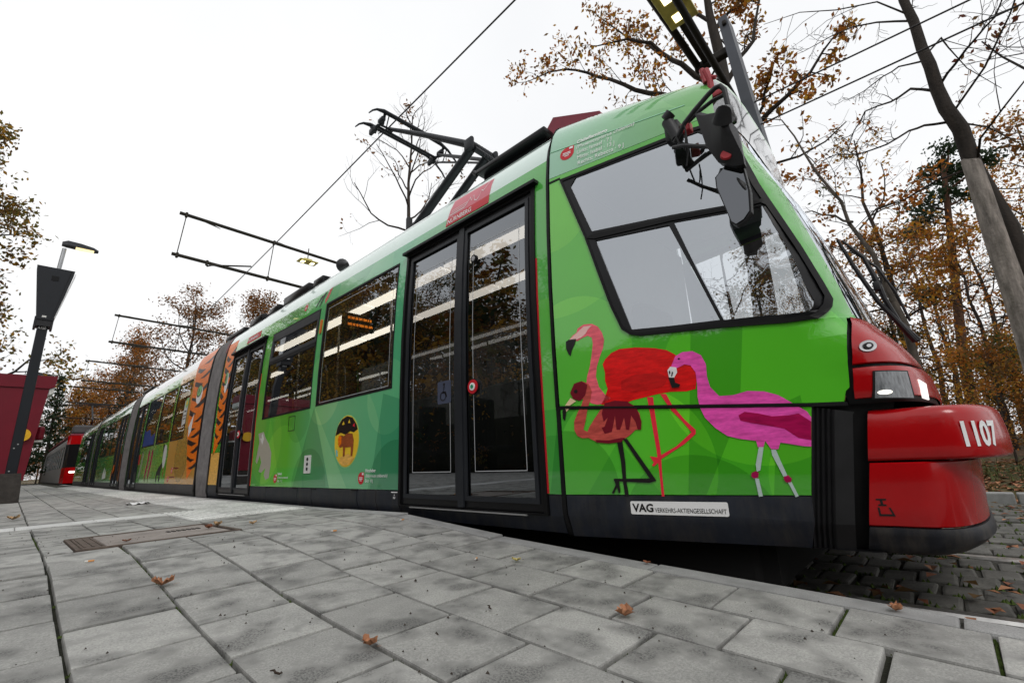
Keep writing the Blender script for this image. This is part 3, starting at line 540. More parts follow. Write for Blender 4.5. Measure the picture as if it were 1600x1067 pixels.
# ---- front car side wall with openings
DOORS_A = [(1.758, 3.286), (6.73, 8.15)]
out = [(1.655, .472), (1.655, 3.0), (8.64, 3.0), (8.64, .472), (8.15, .472), (8.15, 2.515), (6.73, 2.515), (6.73, .472), (3.286, .472), (3.286, 2.515), (1.758, 2.515), (1.758, .472)]
panel('body_side', out, body, [MATS['livery_front'], MATS['inner']], tram, holes=[rect(3.42, 4.915, 1.307, 2.492), rect(5.045, 6.5, 1.3, 2.466)], thick=.045, zs=ZS, ds=.6, m1=1)
# ---- skirt panels between and under the doors, each its own flap
edges = [3.29, 3.636, 3.956, 4.895, 5.244, 6.164, 6.725]
for a, b_ in zip(edges, edges[1:]): panel('skirt_panel', rect(a + .005, b_ - .005, .262, .466), body, MATS['skirt'], tram, thick=.03, zs=[.37])
for a, b_ in ((1.66, 3.285), (6.73, 8.15)): panel('door_sill', rect(a, b_, .262, .352), body, MATS['skirt'], tram, thick=.03, zs=[.3])
panel('skirt_panel', rect(1.66, 1.752, .352, .466), body, MATS['skirt'], tram, thick=.03); panel('skirt_panel', rect(8.156, 8.64, .262, .466), body, MATS['skirt'], tram, thick=.03, zs=[.37])
b = MB()
for yy in (6.1, 5.3, 4.85, 4.0): panel('hinge', rect(yy - .06, yy + .06, .458, .47), body, MATS['rubber'], tram, off=.006, thick=.012)
# ---- a door pair: black frame, two leaves with gaskets, glass, printed line
def doorpair(y0, y1, z0, z1, near=True, tint='door_glass', button=None):
    fr = panel('door_frame', rect(y0, y1, z0, z1), body, MATS['rubber'], tram, holes=[rect(y0 + .03, y1 - .03, z0 + .012, z1 - .028)], off=.012, thick=.06, zs=ZS)
    ym = (y0 + y1) / 2
    if near:
        b = MB(); b.add(*panel_geo(rect(y0 - .03, y1 + .03, z1 - .002, z1 + .022), [], body, .05, .06)[:2]); b.build('rain_gutter', MATS['rubber'], tram)
        b = MB(); b.add(*panel_geo(rect(y0 + .16, y1 - .16, z0 - .006, z0 + .002), [], body, .02, .03)[:2]); b.build('sill_strip', MATS['alu_strip'], tram)
        for (e, za, zb) in ((y0 - .006, .475, 1.95), (y1 + .006, .475, 1.35)): panel('red_edge', rect(e - .006, e + .006, za, zb), body, MATS['sticker_red'], tram, off=.004, thick=.004, zs=ZS)
    for i, (a, c) in enumerate(((y0 + .034, ym - .004), (ym + .004, y1 - .034))):
        lf = panel('door_leaf', rect(a, c, z0 + .016, z1 - .032), body, MATS['black_paint'], tram, holes=[rect(a + .05, c - .05, z0 + .085, z1 - .085)], off=-.004, thick=.04, zs=ZS)
        gk = panel('gasket', rect(a + .028, c - .028, z0 + .062, z1 - .066), body, MATS['frame_grey'], lf, holes=[rect(a + .058, c - .058, z0 + .092, z1 - .094)], off=.004, thick=.012, zs=ZS)
        panel('pane', rect(a + .05, c - .05, z0 + .085, z1 - .085), body, MATS[tint], lf, off=-.014, thick=0, zs=ZS)
        if near:
            l0, l1, k0, k1 = a + .125, c - .125, z0 + .25, z1 - .23
            panel('pane_line', rect(l0, l1, k0, k1), body, mat('etch', (.42, .43, .45), .5, var=0), lf, holes=[rect(l0 + .005, l1 - .005, k0 + .005, k1 - .005)], off=-.0125, thick=0, zs=ZS)
    b = MB(); b.add(*panel_geo(rect(ym - .03, ym + .03, z0 + .02, z1 - .035), [], body, .012, .014, zs=ZS)[:2]); b.build('centre_seal', MATS['frame_grey'], tram)
doorpair(1.758, 3.286, .352, 2.515); doorpair(6.73, 8.15, .352, 2.47)
# door buttons, lock cover, wheelchair sticker
def button(y, z, r=.05):
    x = body(y, z)[0]; b = MB(); b.disc((x + .01, y, z), (-1, 0, 0), r * 1.12, .016, 24); o = b.build('door_button', MATS['rubber'], tram, 40)
    MB().disc((x - .006, y, z), (-1, 0, 0), r, .006, 24).build('red_ring', MATS['sticker_red'], o, 40); MB().disc((x - .012, y, z), (-1, 0, 0), r * .55, .004, 20).build('white_ring', MATS['white_print'], o, 40)
    MB().disc((x - .016, y, z), (-1, 0, 0), r * .27, .004, 14).build('green_centre', mat('btn_green', (.02, .25, .12), .4), o, 40)
button(2.374, 1.18); button(7.36, 1.17, .055)
b = MB(); x = body(2.37, 2.164)[0]; b.disc((x + .012, 2.37, 2.164), (-1, 0, 0), .032, .02, 20); o = b.build('lock_cover', MATS['rubber'], tram, 40); MB().disc((x - .008, 2.37, 2.164), (-1, 0, 0), .019, .004, 18).build('lock_face', MATS['steel'], o, 40)
it = [('lightblue', 0, rrect(2.64, 2.80, 1.1, 1.27, .015))]; mat('lightblue', (.06, .07, .11), .4, var=.05)
it += [('black', 1, ell(2.72, 1.245, .011, .011, 10)), ('black', 1, [(2.712, 1.232), (2.724, 1.232), (2.728, 1.19), (2.70, 1.19), (2.685, 1.15), (2.695, 1.147), (2.71, 1.178), (2.74, 1.178)]), ('black', 1, ell(2.733, 1.155, .036, .036, 18), [ell(2.733, 1.155, .028, .028, 18)])]
decal('wheelchair_sticker', it, lambda s, z, o=0: body(s, z, o - .013), tram)
# ---- side windows
def sidewin(y0, y1, z0, z1, fn=body, tint='side_glass', near=True, vent=False, fr=.02):
    f = panel('side_window', rect(y0, y1, z0, z1), fn, MATS['rubber'], tram, holes=[rect(y0 + fr, y1 - fr, z0 + fr, z1 - fr)], off=.003, thick=.03, zs=ZS)
    panel('pane', rect(y0 + fr * .5, y1 - fr * .5, z0 + fr * .5, z1 - fr * .5), fn, MATS[tint], f, off=-.006, thick=0, zs=ZS)
    if vent:
        zm = z1 - .40
        panel('vent_frame', rect(y0 + fr, y1 - fr, zm, z1 - fr), fn, MATS['frame_grey'], f, holes=[rect(y0 + .06, y1 - .07, zm + .04, z1 - .12)], off=.004, thick=.03, zs=ZS)
        panel('transom', rect(y0 + fr, y1 - fr, zm - .045, zm - .005), fn, MATS['rubber'], f, off=.006, thick=.02, zs=ZS)
    elif near:
        panel('pane_line', rect(y0 + .07, y1 - .07, z0 + .03, z1 - .075), fn, MATS['etch'], f, holes=[rect(y0 + .075, y1 - .075, z0 + .035, z1 - .08)], off=-.004, thick=0, zs=ZS)
    return f
sidewin(3.42, 4.915, 1.307, 2.492); sidewin(5.045, 6.5, 1.3, 2.466, vent=True)
# ---- front car roof and trims
def roof_strip(y0, y1, mt):
    b = MB(); prof = [(2.485, 2.995), (2.52, 3.02), (2.6, 3.045), (2.85, 3.06), (3.3, 3.07)]
    prof = prof + [(6.6 - a, c) for a, c in reversed(prof[:-1])]
    n = len(prof); V = [(a, y, c) for y in (y0, y1) for a, c in prof]; b.add(V, [(i, i + 1, n + i + 1, n + i) for i in range(n - 1)]); return b.build('roof', mt, tram, 40)
roof_strip(1.655, 8.64, MATS['livery_roof'])
panel('roof_joint', rect(1.66, 8.63, 2.893, 2.897), body, MATS['frame_grey'], tram, off=.0015, thick=.002, ds=1)
# ---- articulation bellows
def bellows(y0, y1, n):
    V = []; F = []; zsb = [.28, .6, 1.3, 1.7, 2.1, 2.5, 2.67, 2.76, 2.85, 2.93, 2.98]; k = 2 * n + 1; nz = len(zsb)
    for i in range(k):
        y = y0 + (y1 - y0) * i / (k - 1); o = -.04 if i % 2 == 0 else .0
        for z in zsb: V.append(body(y, z, o))
        V.append((3.3, y, 3.02 + o))
    nz += 1
    for i in range(k - 1):
        for j in range(nz - 1): F.append((i * nz + j, i * nz + j + 1, (i + 1) * nz + j + 1, (i + 1) * nz + j))
    V += [(6.6 - a, b_, c) for a, b_, c in V]; m = len(V) // 2; F += [tuple(m + i for i in reversed(f)) for f in F]
    o = from_arrays('bellows', V, F, mat('bellows_grey', (.16, .15, .15), .7, var=.3, scale=7), tram)
    return o
for a, c, n in ((8.70, 9.42, 11), (16.5, 17.6, 11), (25.1, 25.55, 6)):
    bellows(a, c, n)
    for y in (a - .03, c + .03):
        panel('bellows_hoop', rect(y - .035, y + .035, .28, 2.95), body, MATS['rubber'], tram, off=.006, thick=.05, zs=ZS)
    MB().box((2.62, (a + c) / 2, 3.06), (.42, c - a + .25, .08), bev=.02).build('bellows_cover', MATS['black_paint'], tram)
panel('maroon_edge', rect(8.665, 8.73, 2.62, 2.96), body, MATS['maroon_paint'], tram, off=.008, thick=.02, zs=ZS)
# ---- rear cars
def car(y0, y1, wins, doors, mt, skirt='skirt'):
    pts = [(y0, .472), (y0, 3.0), (y1, 3.0), (y1, .472)]
    for a, c in sorted(doors, reverse=True): pts += [(c, .472), (c, 2.47), (a, 2.47), (a, .472)]
    panel('body_side', pts, body, [mt, MATS['inner']], tram, holes=[rect(a, c, 1.3, 2.46) for a, c in wins], thick=.045, zs=ZS, m1=1)
    last = y0
    for a, c in sorted(doors) + [(y1, y1)]:
        if a - last > .05:
            n = max(1, int((a - last) / 1.2))
            for i in range(n): panel('skirt_panel', rect(last + (a - last) * i / n + .005, last + (a - last) * (i + 1) / n - .005, .262, .466), body, MATS[skirt], tram, thick=.03, zs=[.37])
        if c > a: panel('door_sill', rect(a, c, .262, .35), body, MATS[skirt], tram, thick=.03)
        last = c
    for a, c in wins: sidewin(a, c, 1.3, 2.46, near=False)
    for a, c in doors: doorpair(a, c, .352, 2.47, near=False)
    roof_strip(y0, y1, mat('roof_white', (.78, .8, .79), .3, var=.08))
mat('skirt_grey', (.07, .07, .074), .6, var=.3, scale=4, dirt=((.10, .09, .075), .6))
car(9.49, 16.43, [(10.62, 11.70), (11.84, 13.12), (13.28, 14.72)], [(14.92, 16.3)], MATS['livery_second'], 'skirt_grey')
car(17.67, 25.03, [(19.3, 20.4), (20.52, 21.7), (21.82, 22.95)], [(17.85, 19.15), (23.3, 24.6)], MATS['livery_third'], 'skirt_grey')
car(25.62, 31.9, [(27.6, 28.8), (28.95, 30.1)], [(26.0, 27.35)], MATS['livery_fourth'], 'skirt_grey')
# tail end of the last car
b = MB(); pr_ = [(2.15, .3), (2.15, 1.3), (2.2, 2.4), (2.3, 2.9), (2.5, 3.02), (3.3, 3.07), (4.1, 3.02), (4.3, 2.9), (4.4, 2.4), (4.45, 1.3), (4.45, .3)]
V = [(x, 31.9, z) for x, z in pr_] + [(3.3 + (x - 3.3) * .8, 32.9 - max(0, z - .9) * .25, z * .98) for x, z in pr_]; n = len(pr_)
b.add(V, [(i, i + 1, n + i + 1, n + i) for i in range(n - 1)] + [tuple(range(n, 2 * n))]); b.build('tail', MATS['livery_fourth'], tram, 40)
# ---- far side walls, floor, ceiling, lights, seats
def far(fn): return lambda s, z, o=0.: (lambda p: (6.6 - p[0], p[1], p[2]))(fn(s, z, o))
fb = far(body)
for (y0, y1, wins) in ((1.655, 8.64, [(1.9, 3.2), (3.42, 4.9), (5.05, 6.5), (6.8, 8.2)]), (9.49, 16.43, [(9.8, 11.3), (11.5, 13), (13.2, 14.7), (14.9, 16.2)]), (17.67, 25.03, [(18, 19.6), (19.8, 21.4), (21.6, 23.2), (23.4, 24.8)]), (25.62, 31.9, [(26, 27.6), (27.8, 29.4), (29.6, 31.2)])):
    panel('far_side', rect(y0, y1, .28, 3.0), fb, [MATS['livery_second'] if y0 > 9 else MATS['livery_front'], MATS['inner_dark']], tram, holes=[rect(a, c, 1.2, 2.46) for a, c in wins], thick=.045, zs=ZS, m1=1)
    for a, c in wins: panel('far_pane', rect(a, c, 1.2, 2.46), fb, MATS['side_glass'], tram, off=-.02, thick=0, zs=ZS)
    MB().box((3.3, (y0 + y1) / 2, .30), (2.1, y1 - y0, .09)).build('floor', MATS['inner_dark'], tram)
    MB().box((3.3, (y0 + y1) / 2, 2.62), (1.98, y1 - y0, .04)).build('ceiling', mat('ceiling', (.13, .13, .13), .7), tram)
    for x, z in ((2.76, 2.585), (3.5, 2.585)):
        y = y0 + .35
        while y + 1.3 < y1:
            MB().box((x, y + .65, z), (.14, 1.46, .03), bev=.008).build('light_strip', light_strip, tram); y += 1.5
    for y in np.arange(y0 + .45, y1 - .3, 1.0):
        for x in (2.62, 4.0):
            if x < 3 and any(a - .15 < y < c + .15 for a, c in DOORS_A + [(14.9, 16.3), (17.85, 19.15), (23.3, 24.6), (26, 27.35)]): continue
            s = MB(); s.box((x, y, .78), (.44, .42, .09), bev=.03); s.box((x, y + .19, 1.12), (.44, .08, .62), bev=.03); s.box((x, y + .02, .56), (.1, .1, .36))
            s.build('passenger_seat', mat('seat_cloth', (.05, .06, .09), .9, var=.4, scale=30), tram)
    for y in np.arange(y0 + .3, y1, 1.35): MB().tube([(2.9, y, .34), (2.9, y, 2.6)], .016, 8).build('grab_pole', mat('grab_yellow', (.35, .33, .28), .35, var=.1), tram)
# passenger information screen behind the first window
MB().box((2.65, 5.0, 2.36), (.40, .06, .2)).build('info_screen', MATS['rubber'], tram)
b = MB(); rr = random.Random(3)
for z in (2.40, 2.32):
    x = 2.50
    while x < 2.8: w_ = rr.uniform(.02, .06); b.box((x + w_ / 2, 4.966, z), (w_, .004, .03)); x += w_ + .012
b.build('screen_text', mat('amber', (.8, .25, .03), .5, var=0, emit=(1, .25, .02), es=3), tram)
# underframe and wheels
MB().box((3.3, 16.6, .18), (1.5, 29.5, .14)).build('underframe', mat('under_black', (.004, .004, .004), .9, var=0), tram)
for y in (1.9, 4.75, 13.0, 21.4, 29.2): MB().box((3.3, y, .15), (1.75, 2.3, .22), bev=.03).build('bogie_blocker', MATS['under_black'], tram)  # dark boxes for bogies, added to block light coming in under the tram
MB().box((3.3, .72, .17), (1.7, .08, .2)).build('lifeguard', MATS['under_black'], tram)
for y in (3.9, 5.6, 12.1, 13.9, 20.6, 22.3, 28.4, 30.1):
    for x in (2.66, 3.94): MB().disc((x, y, .31), (1, 0, 0), .3, .1, 28).build('wheel', MATS['rail_rust'], tram, 40)
# ---------------------------------------------------------------- cab
CF = far(cab)
def both(name, outer, mats, holes=(), **k):
    o = panel(name, outer, cab, mats, tram, holes=holes, **k); panel(name, outer, CF, mats, tram, holes=holes, **k); return o
NZ = lambda z: lerp_table(YF, z)
def edge_s(z, f): return NZ(z) + lerp_table(BB, z) * (1 - f)
# upper cab side with the window opening; its front edge is the windscreen pillar
NOSE_EDGE = [(0.842, 0.271), (0.911, 0.278), (0.978, 0.282), (1.011, 0.289), (1.075, 0.299), (1.148, 0.308), (1.229, 0.309)]
seam = [(1.63, .965), (1.05, .915), (.42, .862), (.30, .856)]
right = [(0.281, 0.914), (0.286, 0.968), (0.298, 1.022), (0.308, 1.077), (0.318, 1.149), (0.321, 1.228)]
pil = [(edge_s(z, .5), z) for z in (1.236, 1.3, 1.4, 1.55, 1.7, 1.85, 2.0, 2.15, 2.3, 2.4, 2.5)]
both('cab_side', seam + right + pil + [(1.63, 2.5)], [MATS['livery_cab'], MATS['inner_dark']], holes=[CABWIN['outer']], thick=.03, ds=.05, zs=CABZ, m1=1)
# hood over the windscreen with destination housing
hz = [2.503, 2.58, 2.66, 2.74, 2.8, 2.85, 2.89]
V = []; F = []; ss = [1.63, 1.45, 1.25, 1.05, .9, .8, .74, .70]; tp = [0, .15, .35, .55, .7, .82, .91, .97, 1.0]
for s in ss:
    zt = ztop(s)
    for t in tp: V.append(cab(s, 2.503 + (zt - 2.503) * t))
    V.append((3.3, s, zt + .05))
n = len(tp) + 1
ends = [(a, .695 - (a - 2.3) * .08, z) for a, b_, z in V[-n:]]
for i in range(len(ss) - 1):
    for j in range(n - 1): F.append((i * n + j, (i + 1) * n + j, (i + 1) * n + j + 1, i * n + j + 1))
k = len(V)
# wrap the front corner at each height on to the front face
front = []
for t in tp:
    z = 2.503 + (ztop(.6) - 2.503) * t
    row = []
    for q in (.25, .5, .7, .85, 1.0): row.append(cab(edge_s(z, q), z))
    front.append(row)
for row in front: V += row
for j in range(len(tp) - 1):
    a0 = (len(ss) - 1) * n + j; F.append((a0, k + j * 5, k + (j + 1) * 5, a0 + 1))
    for q in range(4): F.append((k + j * 5 + q, k + j * 5 + q + 1, k + (j + 1) * 5 + q + 1, k + (j + 1) * 5 + q))
def FR(f, V): return all(V[i][1] < .672 for i in f) and max(V[i][2] for i in f) < 2.86
mat('screen_frit', (.02, .022, .024), .04, var=0, coat=1.)
F.append(tuple([(len(ss) - 1) * n + len(tp) - 1] + [k + (len(tp) - 1) * 5 + q for q in range(5)] + [(len(ss) - 1) * n + n - 1]))
m = len(V); V += [(6.6 - a, b_, c) for a, b_, c in V]; F += [tuple(m + i for i in reversed(f)) for f in F]
from_arrays('cab_hood', V, F, [MATS['livery_hood'], MATS['screen_frit']], tram, [1 if FR(f, V) else 0 for f in F], smooth=35)
# windscreen
def band_map(name, z0, z1, f0, mt, off=-.004, thick=.006, n=10, rows=10, fn=cab):
    V = []; F = []
    for i in range(rows + 1):
        z = z0 + (z1 - z0) * i / rows
        P = [fn(edge_s(z, f0 + (1 - f0) * q / n), z, off) for q in range(n + 1)]; P += [(6.6 - a, b_, c) for a, b_, c in reversed(P[:-1])]; V += P
    k = 2 * n + 1
    for i in range(rows):
        for j in range(k - 1): F.append((i * k + j, i * k + j + 1, (i + 1) * k + j + 1, (i + 1) * k + j))
    return from_arrays(name, V, F, mt, tram, smooth=50)
band_map('windscreen', 1.245, 2.5, .5, MATS['screen_glass'])
# side seams, rain lip
panel('cab_joint', [(1.637, .96), (1.655, .96), (1.655, 2.5), (1.655, 3.02), (1.637, 3.02)], cab, MATS['rubber'], tram, off=.006, thick=.02, zs=ZS)
panel('cab_joint', [(1.625, .255), (1.65, .255), (1.657, .40), (1.655, .96), (1.63, .96), (1.632, .40)], cab, MATS['rubber'], tram, off=.003, thick=.02, zs=ZS)
panel('cab_joint', [(1.55, 2.467), (1.63, 2.462), (1.63, 2.475), (1.55, 2.48)], cab, MATS['rubber'], tram, off=.004, thick=.01)
panel('panel_gap', [(1.63, .945), (1.05, .896), (.42, .845), (.29, .838), (.29, .854), (.42, .862), (1.05, .914), (1.63, .963)], cab, MATS['rubber'], tram, off=.004, thick=.02, ds=.1)
panel('hood_line', [(s, 2.72 - .08 * (1.63 - s)) for s in (1.63, 1.4, 1.2, 1.0, .85, .75)] + [(s, 2.727 - .08 * (1.63 - s)) for s in (.75, .85, 1.0, 1.2, 1.4, 1.63)], cab, mat('hood_pale', (.3, .6, .4), .3), tram, off=.003, thick=.004, zs=CABZ)
# lower painted panel and skirt
panel('flamingo_panel', [(1.628, .472), (1.626, .943), (1.05, .895), (.418, .846), (.482, .474)], cab, MATS['livery_cab'], tram, thick=.03, ds=.1, zs=[.6, .75])
panel('cab_skirt', [(1.622, .25), (1.626, .467), (.482, .469), (.49, .36), (.522, .258)], cab, MATS['skirt'], tram, thick=.03, ds=.1, zs=[.34, .37])
both('cab_flank', [(1.62, .25), (1.62, .96), (.42, .86), (.52, .255)], [MATS['livery_cab'], MATS['inner_dark']], off=-.035, thick=.02, ds=.2, zs=[.37, .6])
# ---- cab side window
w0 = CABWIN
fr = panel('cab_window', w0['outer'], cab, MATS['black_paint'], tram, holes=[w0['upper'], w0['left'], w0['right']], off=.004, thick=.025, ds=.06, zs=CABZ)
for k_ in ('upper', 'left', 'right'): panel('pane', w0[k_], cab, MATS['cab_glass'], fr, off=-.002 if k_ != 'left' else -.006, thick=0, ds=.06, zs=CABZ)
panel('slide_rail', w0['bar'], cab, MATS['rubber'], fr, off=.012, thick=.02, ds=.1)
panel('gasket', w0['outer'], cab, MATS['rubber'], fr, holes=[[(s + (.95 - s) * .035, z + (1.8 - z) * .03) for s, z in w0['outer']]], off=.01, thick=.014, ds=.06, zs=CABZ)
panel('slide_post', [(.903, 1.9), (.874, 1.903), (.789, 1.591), (.704, 1.302), (.721, 1.304), (.805, 1.588)], cab, mat('post_grey', (.22, .23, .25), .35, .4), fr, off=.001, thick=.012, ds=.1, zs=CABZ)
# cab interior
MB().box((3.25, .62, 1.12), (1.55, .55, .14), bev=.04).build('dashboard', MATS['inner_dark'], tram)
s = MB(); s.box((3.15, 1.2, .95), (.5, .5, .12), bev=.04); s.box((3.15, 1.45, 1.35), (.5, .12, .75), bev=.04); s.box((3.15, 1.2, .65), (.2, .2, .5)); s.build('driver_seat', mat('driver_cloth', (.06, .065, .07), .9, var=.3, scale=20), tram)
MB().box((3.3, 1.62, 1.45), (2.0, .03, 2.2)).build('cab_bulkhead', MATS['inner'], tram)
MB().box((3.3, 1.2, 2.6), (1.7, .85, .03)).build('cab_ceiling', mat('cab_lining', (.5, .52, .54), .7), tram); MB().box((3.3, 1.0, .42), (1.7, 1.2, .05)).build('cab_floor', MATS['inner_dark'], tram)
# ---- pleated crash band
V = []; F = []; ss0 = [.418, .408, .398, .39, .38, .371, .361, .352, .342, .335, .272]; os_ = [0, -.012, 0, -.014, 0, -.014, 0, -.012, 0, .006, .006]
zz = [.258, .36, .5, .65, .8, .845]
for i, s in enumerate(ss0):
    for z in zz: V.append(cab(s + (.845 - z) * .165, z - (.418 - s) * .25 * (z > .82), os_[i]))
for i in range(len(ss0) - 1):
    for j in range(len(zz) - 1): F.append((i * 6 + j, (i + 1) * 6 + j, (i + 1) * 6 + j + 1, i * 6 + j + 1))
from_arrays('crash_band', V, F, mat('band_black', (.012, .012, .013), .5, var=.2, scale=10), tram)
both('nose_backing', [(.5, .26), (.42, .86), (.2, .86), (.27, .26)], [MATS['rubber']], off=-.04, thick=.02, ds=.1)
# ---- red nose: lamp block, upper block, bumper, lower apron
def nose(name, z0, z1, s0, mt, off=0., rows=6, n=14, fn=cab, lip=.03, inset=.0):
    """wraps from the side line s0(z) round to the other side; returned edges give it a visible thickness"""
    V = []; F = []
    prof = [(z0, off - lip)] + [(z0 + (z1 - z0) * (.02 + .96 * i / rows), off - (lip * .35 if i in (0, rows) else 0)) for i in range(rows + 1)] + [(z1, off - lip)]
    for z, o in prof:
        sa = s0(z); sb = edge_s(z, 1.0); P = []
        for q in range(n + 1):
            t = q / n; P.append(fn(sa + (sb - sa) * t, z, o))
        P += [(6.6 - a, b_, c) for a, b_, c in reversed(P[:-1])]
        V += P
    k = 2 * n + 1
    for i in range(len(prof) - 1):
        for j in range(k - 1): F.append((i * k + j, i * k + j + 1, (i + 1) * k + j + 1, (i + 1) * k + j))
    return from_arrays(name, V, F, mt, tram, smooth=40)
nose('nose_block', 1.006, 1.24, lambda z: lerp_table(NOSE_EDGE, z), MATS['tram_red'], off=.004, lip=.012)
lampblock = nose('lamp_block', .862, .992, lambda z: lerp_table(NOSE_EDGE, z), MATS['tram_red'], off=.004, lip=.012)
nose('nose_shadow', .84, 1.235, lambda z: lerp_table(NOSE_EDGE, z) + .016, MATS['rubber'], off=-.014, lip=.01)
def bumpfn(s, z, o=0.):
    return bump(s, z, o)
def bump_s(z, q):  # q 0 side .. 1 centre
    a_ = .232 + (.8 - z) * .17; return a_ + (-.19 - a_) * q
V = []; F = []
prof = [(.606, -.08), (.607, -.012), (.611, -.003), (.62, .001), (.66, .003), (.70, .002), (.74, -.001), (.775, -.006), (.795, -.013), (.807, -.026), (.813, -.05), (.815, -.2)]
nq = 22
for z, o in prof:
    P = [bumpfn(bump_s(z, (q / nq) ** .8), z , o) for q in range(nq + 1)]; P += [(6.6 - a, b_, c) for a, b_, c in reversed(P[:-1])]; V += P
k = 2 * nq + 1
for i in range(len(prof) - 1):
    for j in range(k - 1): F.append((i * k + j, i * k + j + 1, (i + 1) * k + j + 1, (i + 1) * k + j))
bumper = from_arrays('bumper', V, F, MATS['tram_red'], tram, smooth=45)
nose('apron', .356, .600, lambda z: .262 + (.6 - z) * .19, MATS['tram_red'], off=0, lip=.01)
nose('apron_lip', .252, .353, lambda z: .308 + (.353 - z) * .25, MATS['skirt_low'], off=.004, lip=.02)
V = [(x, y, .258) for x, y in ((2.3, 1.6), (4.3, 1.6), (4.2, .3), (4.0, .12), (2.6, .12), (2.4, .3))]; from_arrays('nose_floor', V, [tuple(range(6))], MATS['rubber'], tram)
# lamps
MATS['lamp_glass'] = mat('lamp_glass', (.17, .18, .19), .15, var=.5, scale=45, coat=.6, stretch=(1, 3, .6))
hl = panel('headlight', CAB['lamp'], cab, MATS['lamp_glass'], tram, off=.009, thick=.008, ds=.02, zs=CABZ)
c0 = CAB['lamp']; cs = sum(p[0] for p in c0) / 4; czz = sum(p[1] for p in c0) / 4
panel('bezel', [(cs + (s - cs) * 1.1, czz + (z - czz) * 1.08) for s, z in c0], cab, MATS['rubber'], hl, holes=[c0], off=.0085, thick=.006, ds=.02, zs=CABZ)
panel('lit_bulb', ell(cs + .022, czz - .03, .014, .009, 14), cab, mat('bulb', (.9, .9, .85), .3, var=0, emit=(1, .93, .8), es=1.6), hl, off=.0105, thick=.002)
panel('day_lamp', CAB['lamp2'], cab, mat('bulb2', (.8, .8, .78), .2, var=0, emit=(1, .97, .92), es=.9), tram, off=.008, thick=.006, ds=.01)
s_, z_ = CAB['socket'][0]
so = panel('side_socket', ell(s_, z_, .021, .026, 18), cab, MATS['steel'], tram, off=.009, thick=.006, smooth=30); panel('socket_hole', ell(s_, z_, .012, .015, 14), cab, MATS['rubber'], so, off=.0105, thick=.002); panel('socket_pin', ell(s_, z_, .006, .008, 10), cab, MATS['steel'], so, off=.0125, thick=.002)
# ---- lettering and printed art
lettering('fleet_number', [('1107', .040, .656, .088, .083, .035, 0, -.02)], bump, MATS['white_print'], bumper, .004)
vg = panel('operator_plate', rrect(.812, 1.268, .378, .441, .008), cab, MATS['white_print'], tram, off=.003, thick=.003, ds=.1)
lettering('plate_text', [('VAG', 1.258, .392, .037, .105, .03, 0, 0), ('VERKEHRS-AKTIENGESELLSCHAFT', 1.146, .390, .021, .326, 0, 0, 0)], cab, MATS['black_print'], vg, .0045)
def tow(fn, s, z):
    P = [('black_print', 0, [(s, z), (s - .032, z), (s - .032, z - .006), (s, z - .006)]), ('black_print', 0, [(s - .012, z - .005), (s - .02, z - .005), (s - .02, z - .022), (s - .012, z - .022)]), ('black_print', 0, [(s - .004, z - .021), (s - .03, z - .021), (s - .03, z - .027), (s - .004, z - .027)]),
         ('black_print', 0, [(s, z - .033), (s - .006, z - .033), (s - .006, z - .058), (s - .042, z - .058), (s - .034, z - .033), (s - .04, z - .033), (s - .05, z - .065), (s, z - .065)])]
    decal('tow_mark', P, fn, tram, ds=.02)
tow(cab, .268, .462)
for n_ in ('mid', 'left', 'right'): decal('flamingo_picture', FLAMINGO[n_], cab, tram)['label'] = {'mid': 'red flamingo with long neck', 'left': 'small dark red flamingo with black legs', 'right': 'large pink flamingo with grey legs'}[n_]
panel('panel_gap_cover', [(1.60, .947), (1.05, .900), (.42, .849), (.42, .858), (1.05, .910), (1.60, .957)], cab, MATS['rubber'], tram, off=.009, thick=.004, ds=.1)
lettering('caption', [('Chileflamingo', 1.428, 2.700, .028, .21, .02, 0, 0), ('(Phoenicopterus chilensis)', 1.428, 2.657, .028, .385, 0, .2, 0), ('Links: Ismael · 7 J', 1.425, 2.612, .03, .235, 0, 0, 0), ('Mitte: Isabel · 13 J', 1.422, 2.567, .03, .25, 0, 0, 0), ('Rechts: Rebecca · 9 J', 1.419, 2.522, .03, .305, 0, 0, 0)], cab, MATS['white_print'], tram, .005)
def badge(fn, s, z, r):
    P = [(s + r * math.cos(R(a)), z + r * math.sin(R(a))) for a in range(100, 361, 15)]; P += [(s - r * 0, z)] if False else []
    pts = [(s + r * math.cos(R(a)), z + r * math.sin(R(a))) for a in range(90, 181, 15)] + [(s + r * math.cos(R(a)), z + r * math.sin(R(a))) for a in range(195, 361 - 0, 15)] 
    tear = [(s + r * math.cos(R(a)), z + r * math.sin(R(a))) for a in range(90, 350, 15)] + [(s - r, z + 0)]  # round
    tear = [(s + r * math.cos(R(a)), z + r * math.sin(R(a))) for a in range(-180, 91, 15)] + [(s - r, z + r)]
    decal('zoo_badge', [('sticker_red', 0, tear), ('white_print', 1, rect(s - r * .85, s - r * .35, z + r * .55, z + r * .9)), ('white_print', 1, rect(s - r * .55, s + r * .6, z + r * .08, z + r * .2)), ('white_print', 1, rect(s - r * .55, s + r * .6, z - r * .16, z - r * .04)), ('white_print', 1, rect(s - r * .3, s + r * .35, z - r * .42, z - r * .3))], fn, tram)
badge(cab, 1.50, 2.655, .05); badge(body, 3.894, .562, .052); badge(body, 5.89, .562, .05); badge(body, 5.52, 2.6, .045)
lettering('caption', [('Hirscheber', 3.812, .615, .028, .17, .02, 0, 0), ('(Babyrousa celebensis)', 3.808, .572, .026, .35, 0, .15, 0), ('Eliot · 8 J', 3.812, .530, .026, .125, 0, 0, 0)], body, MATS['white_print'], tram, .005)
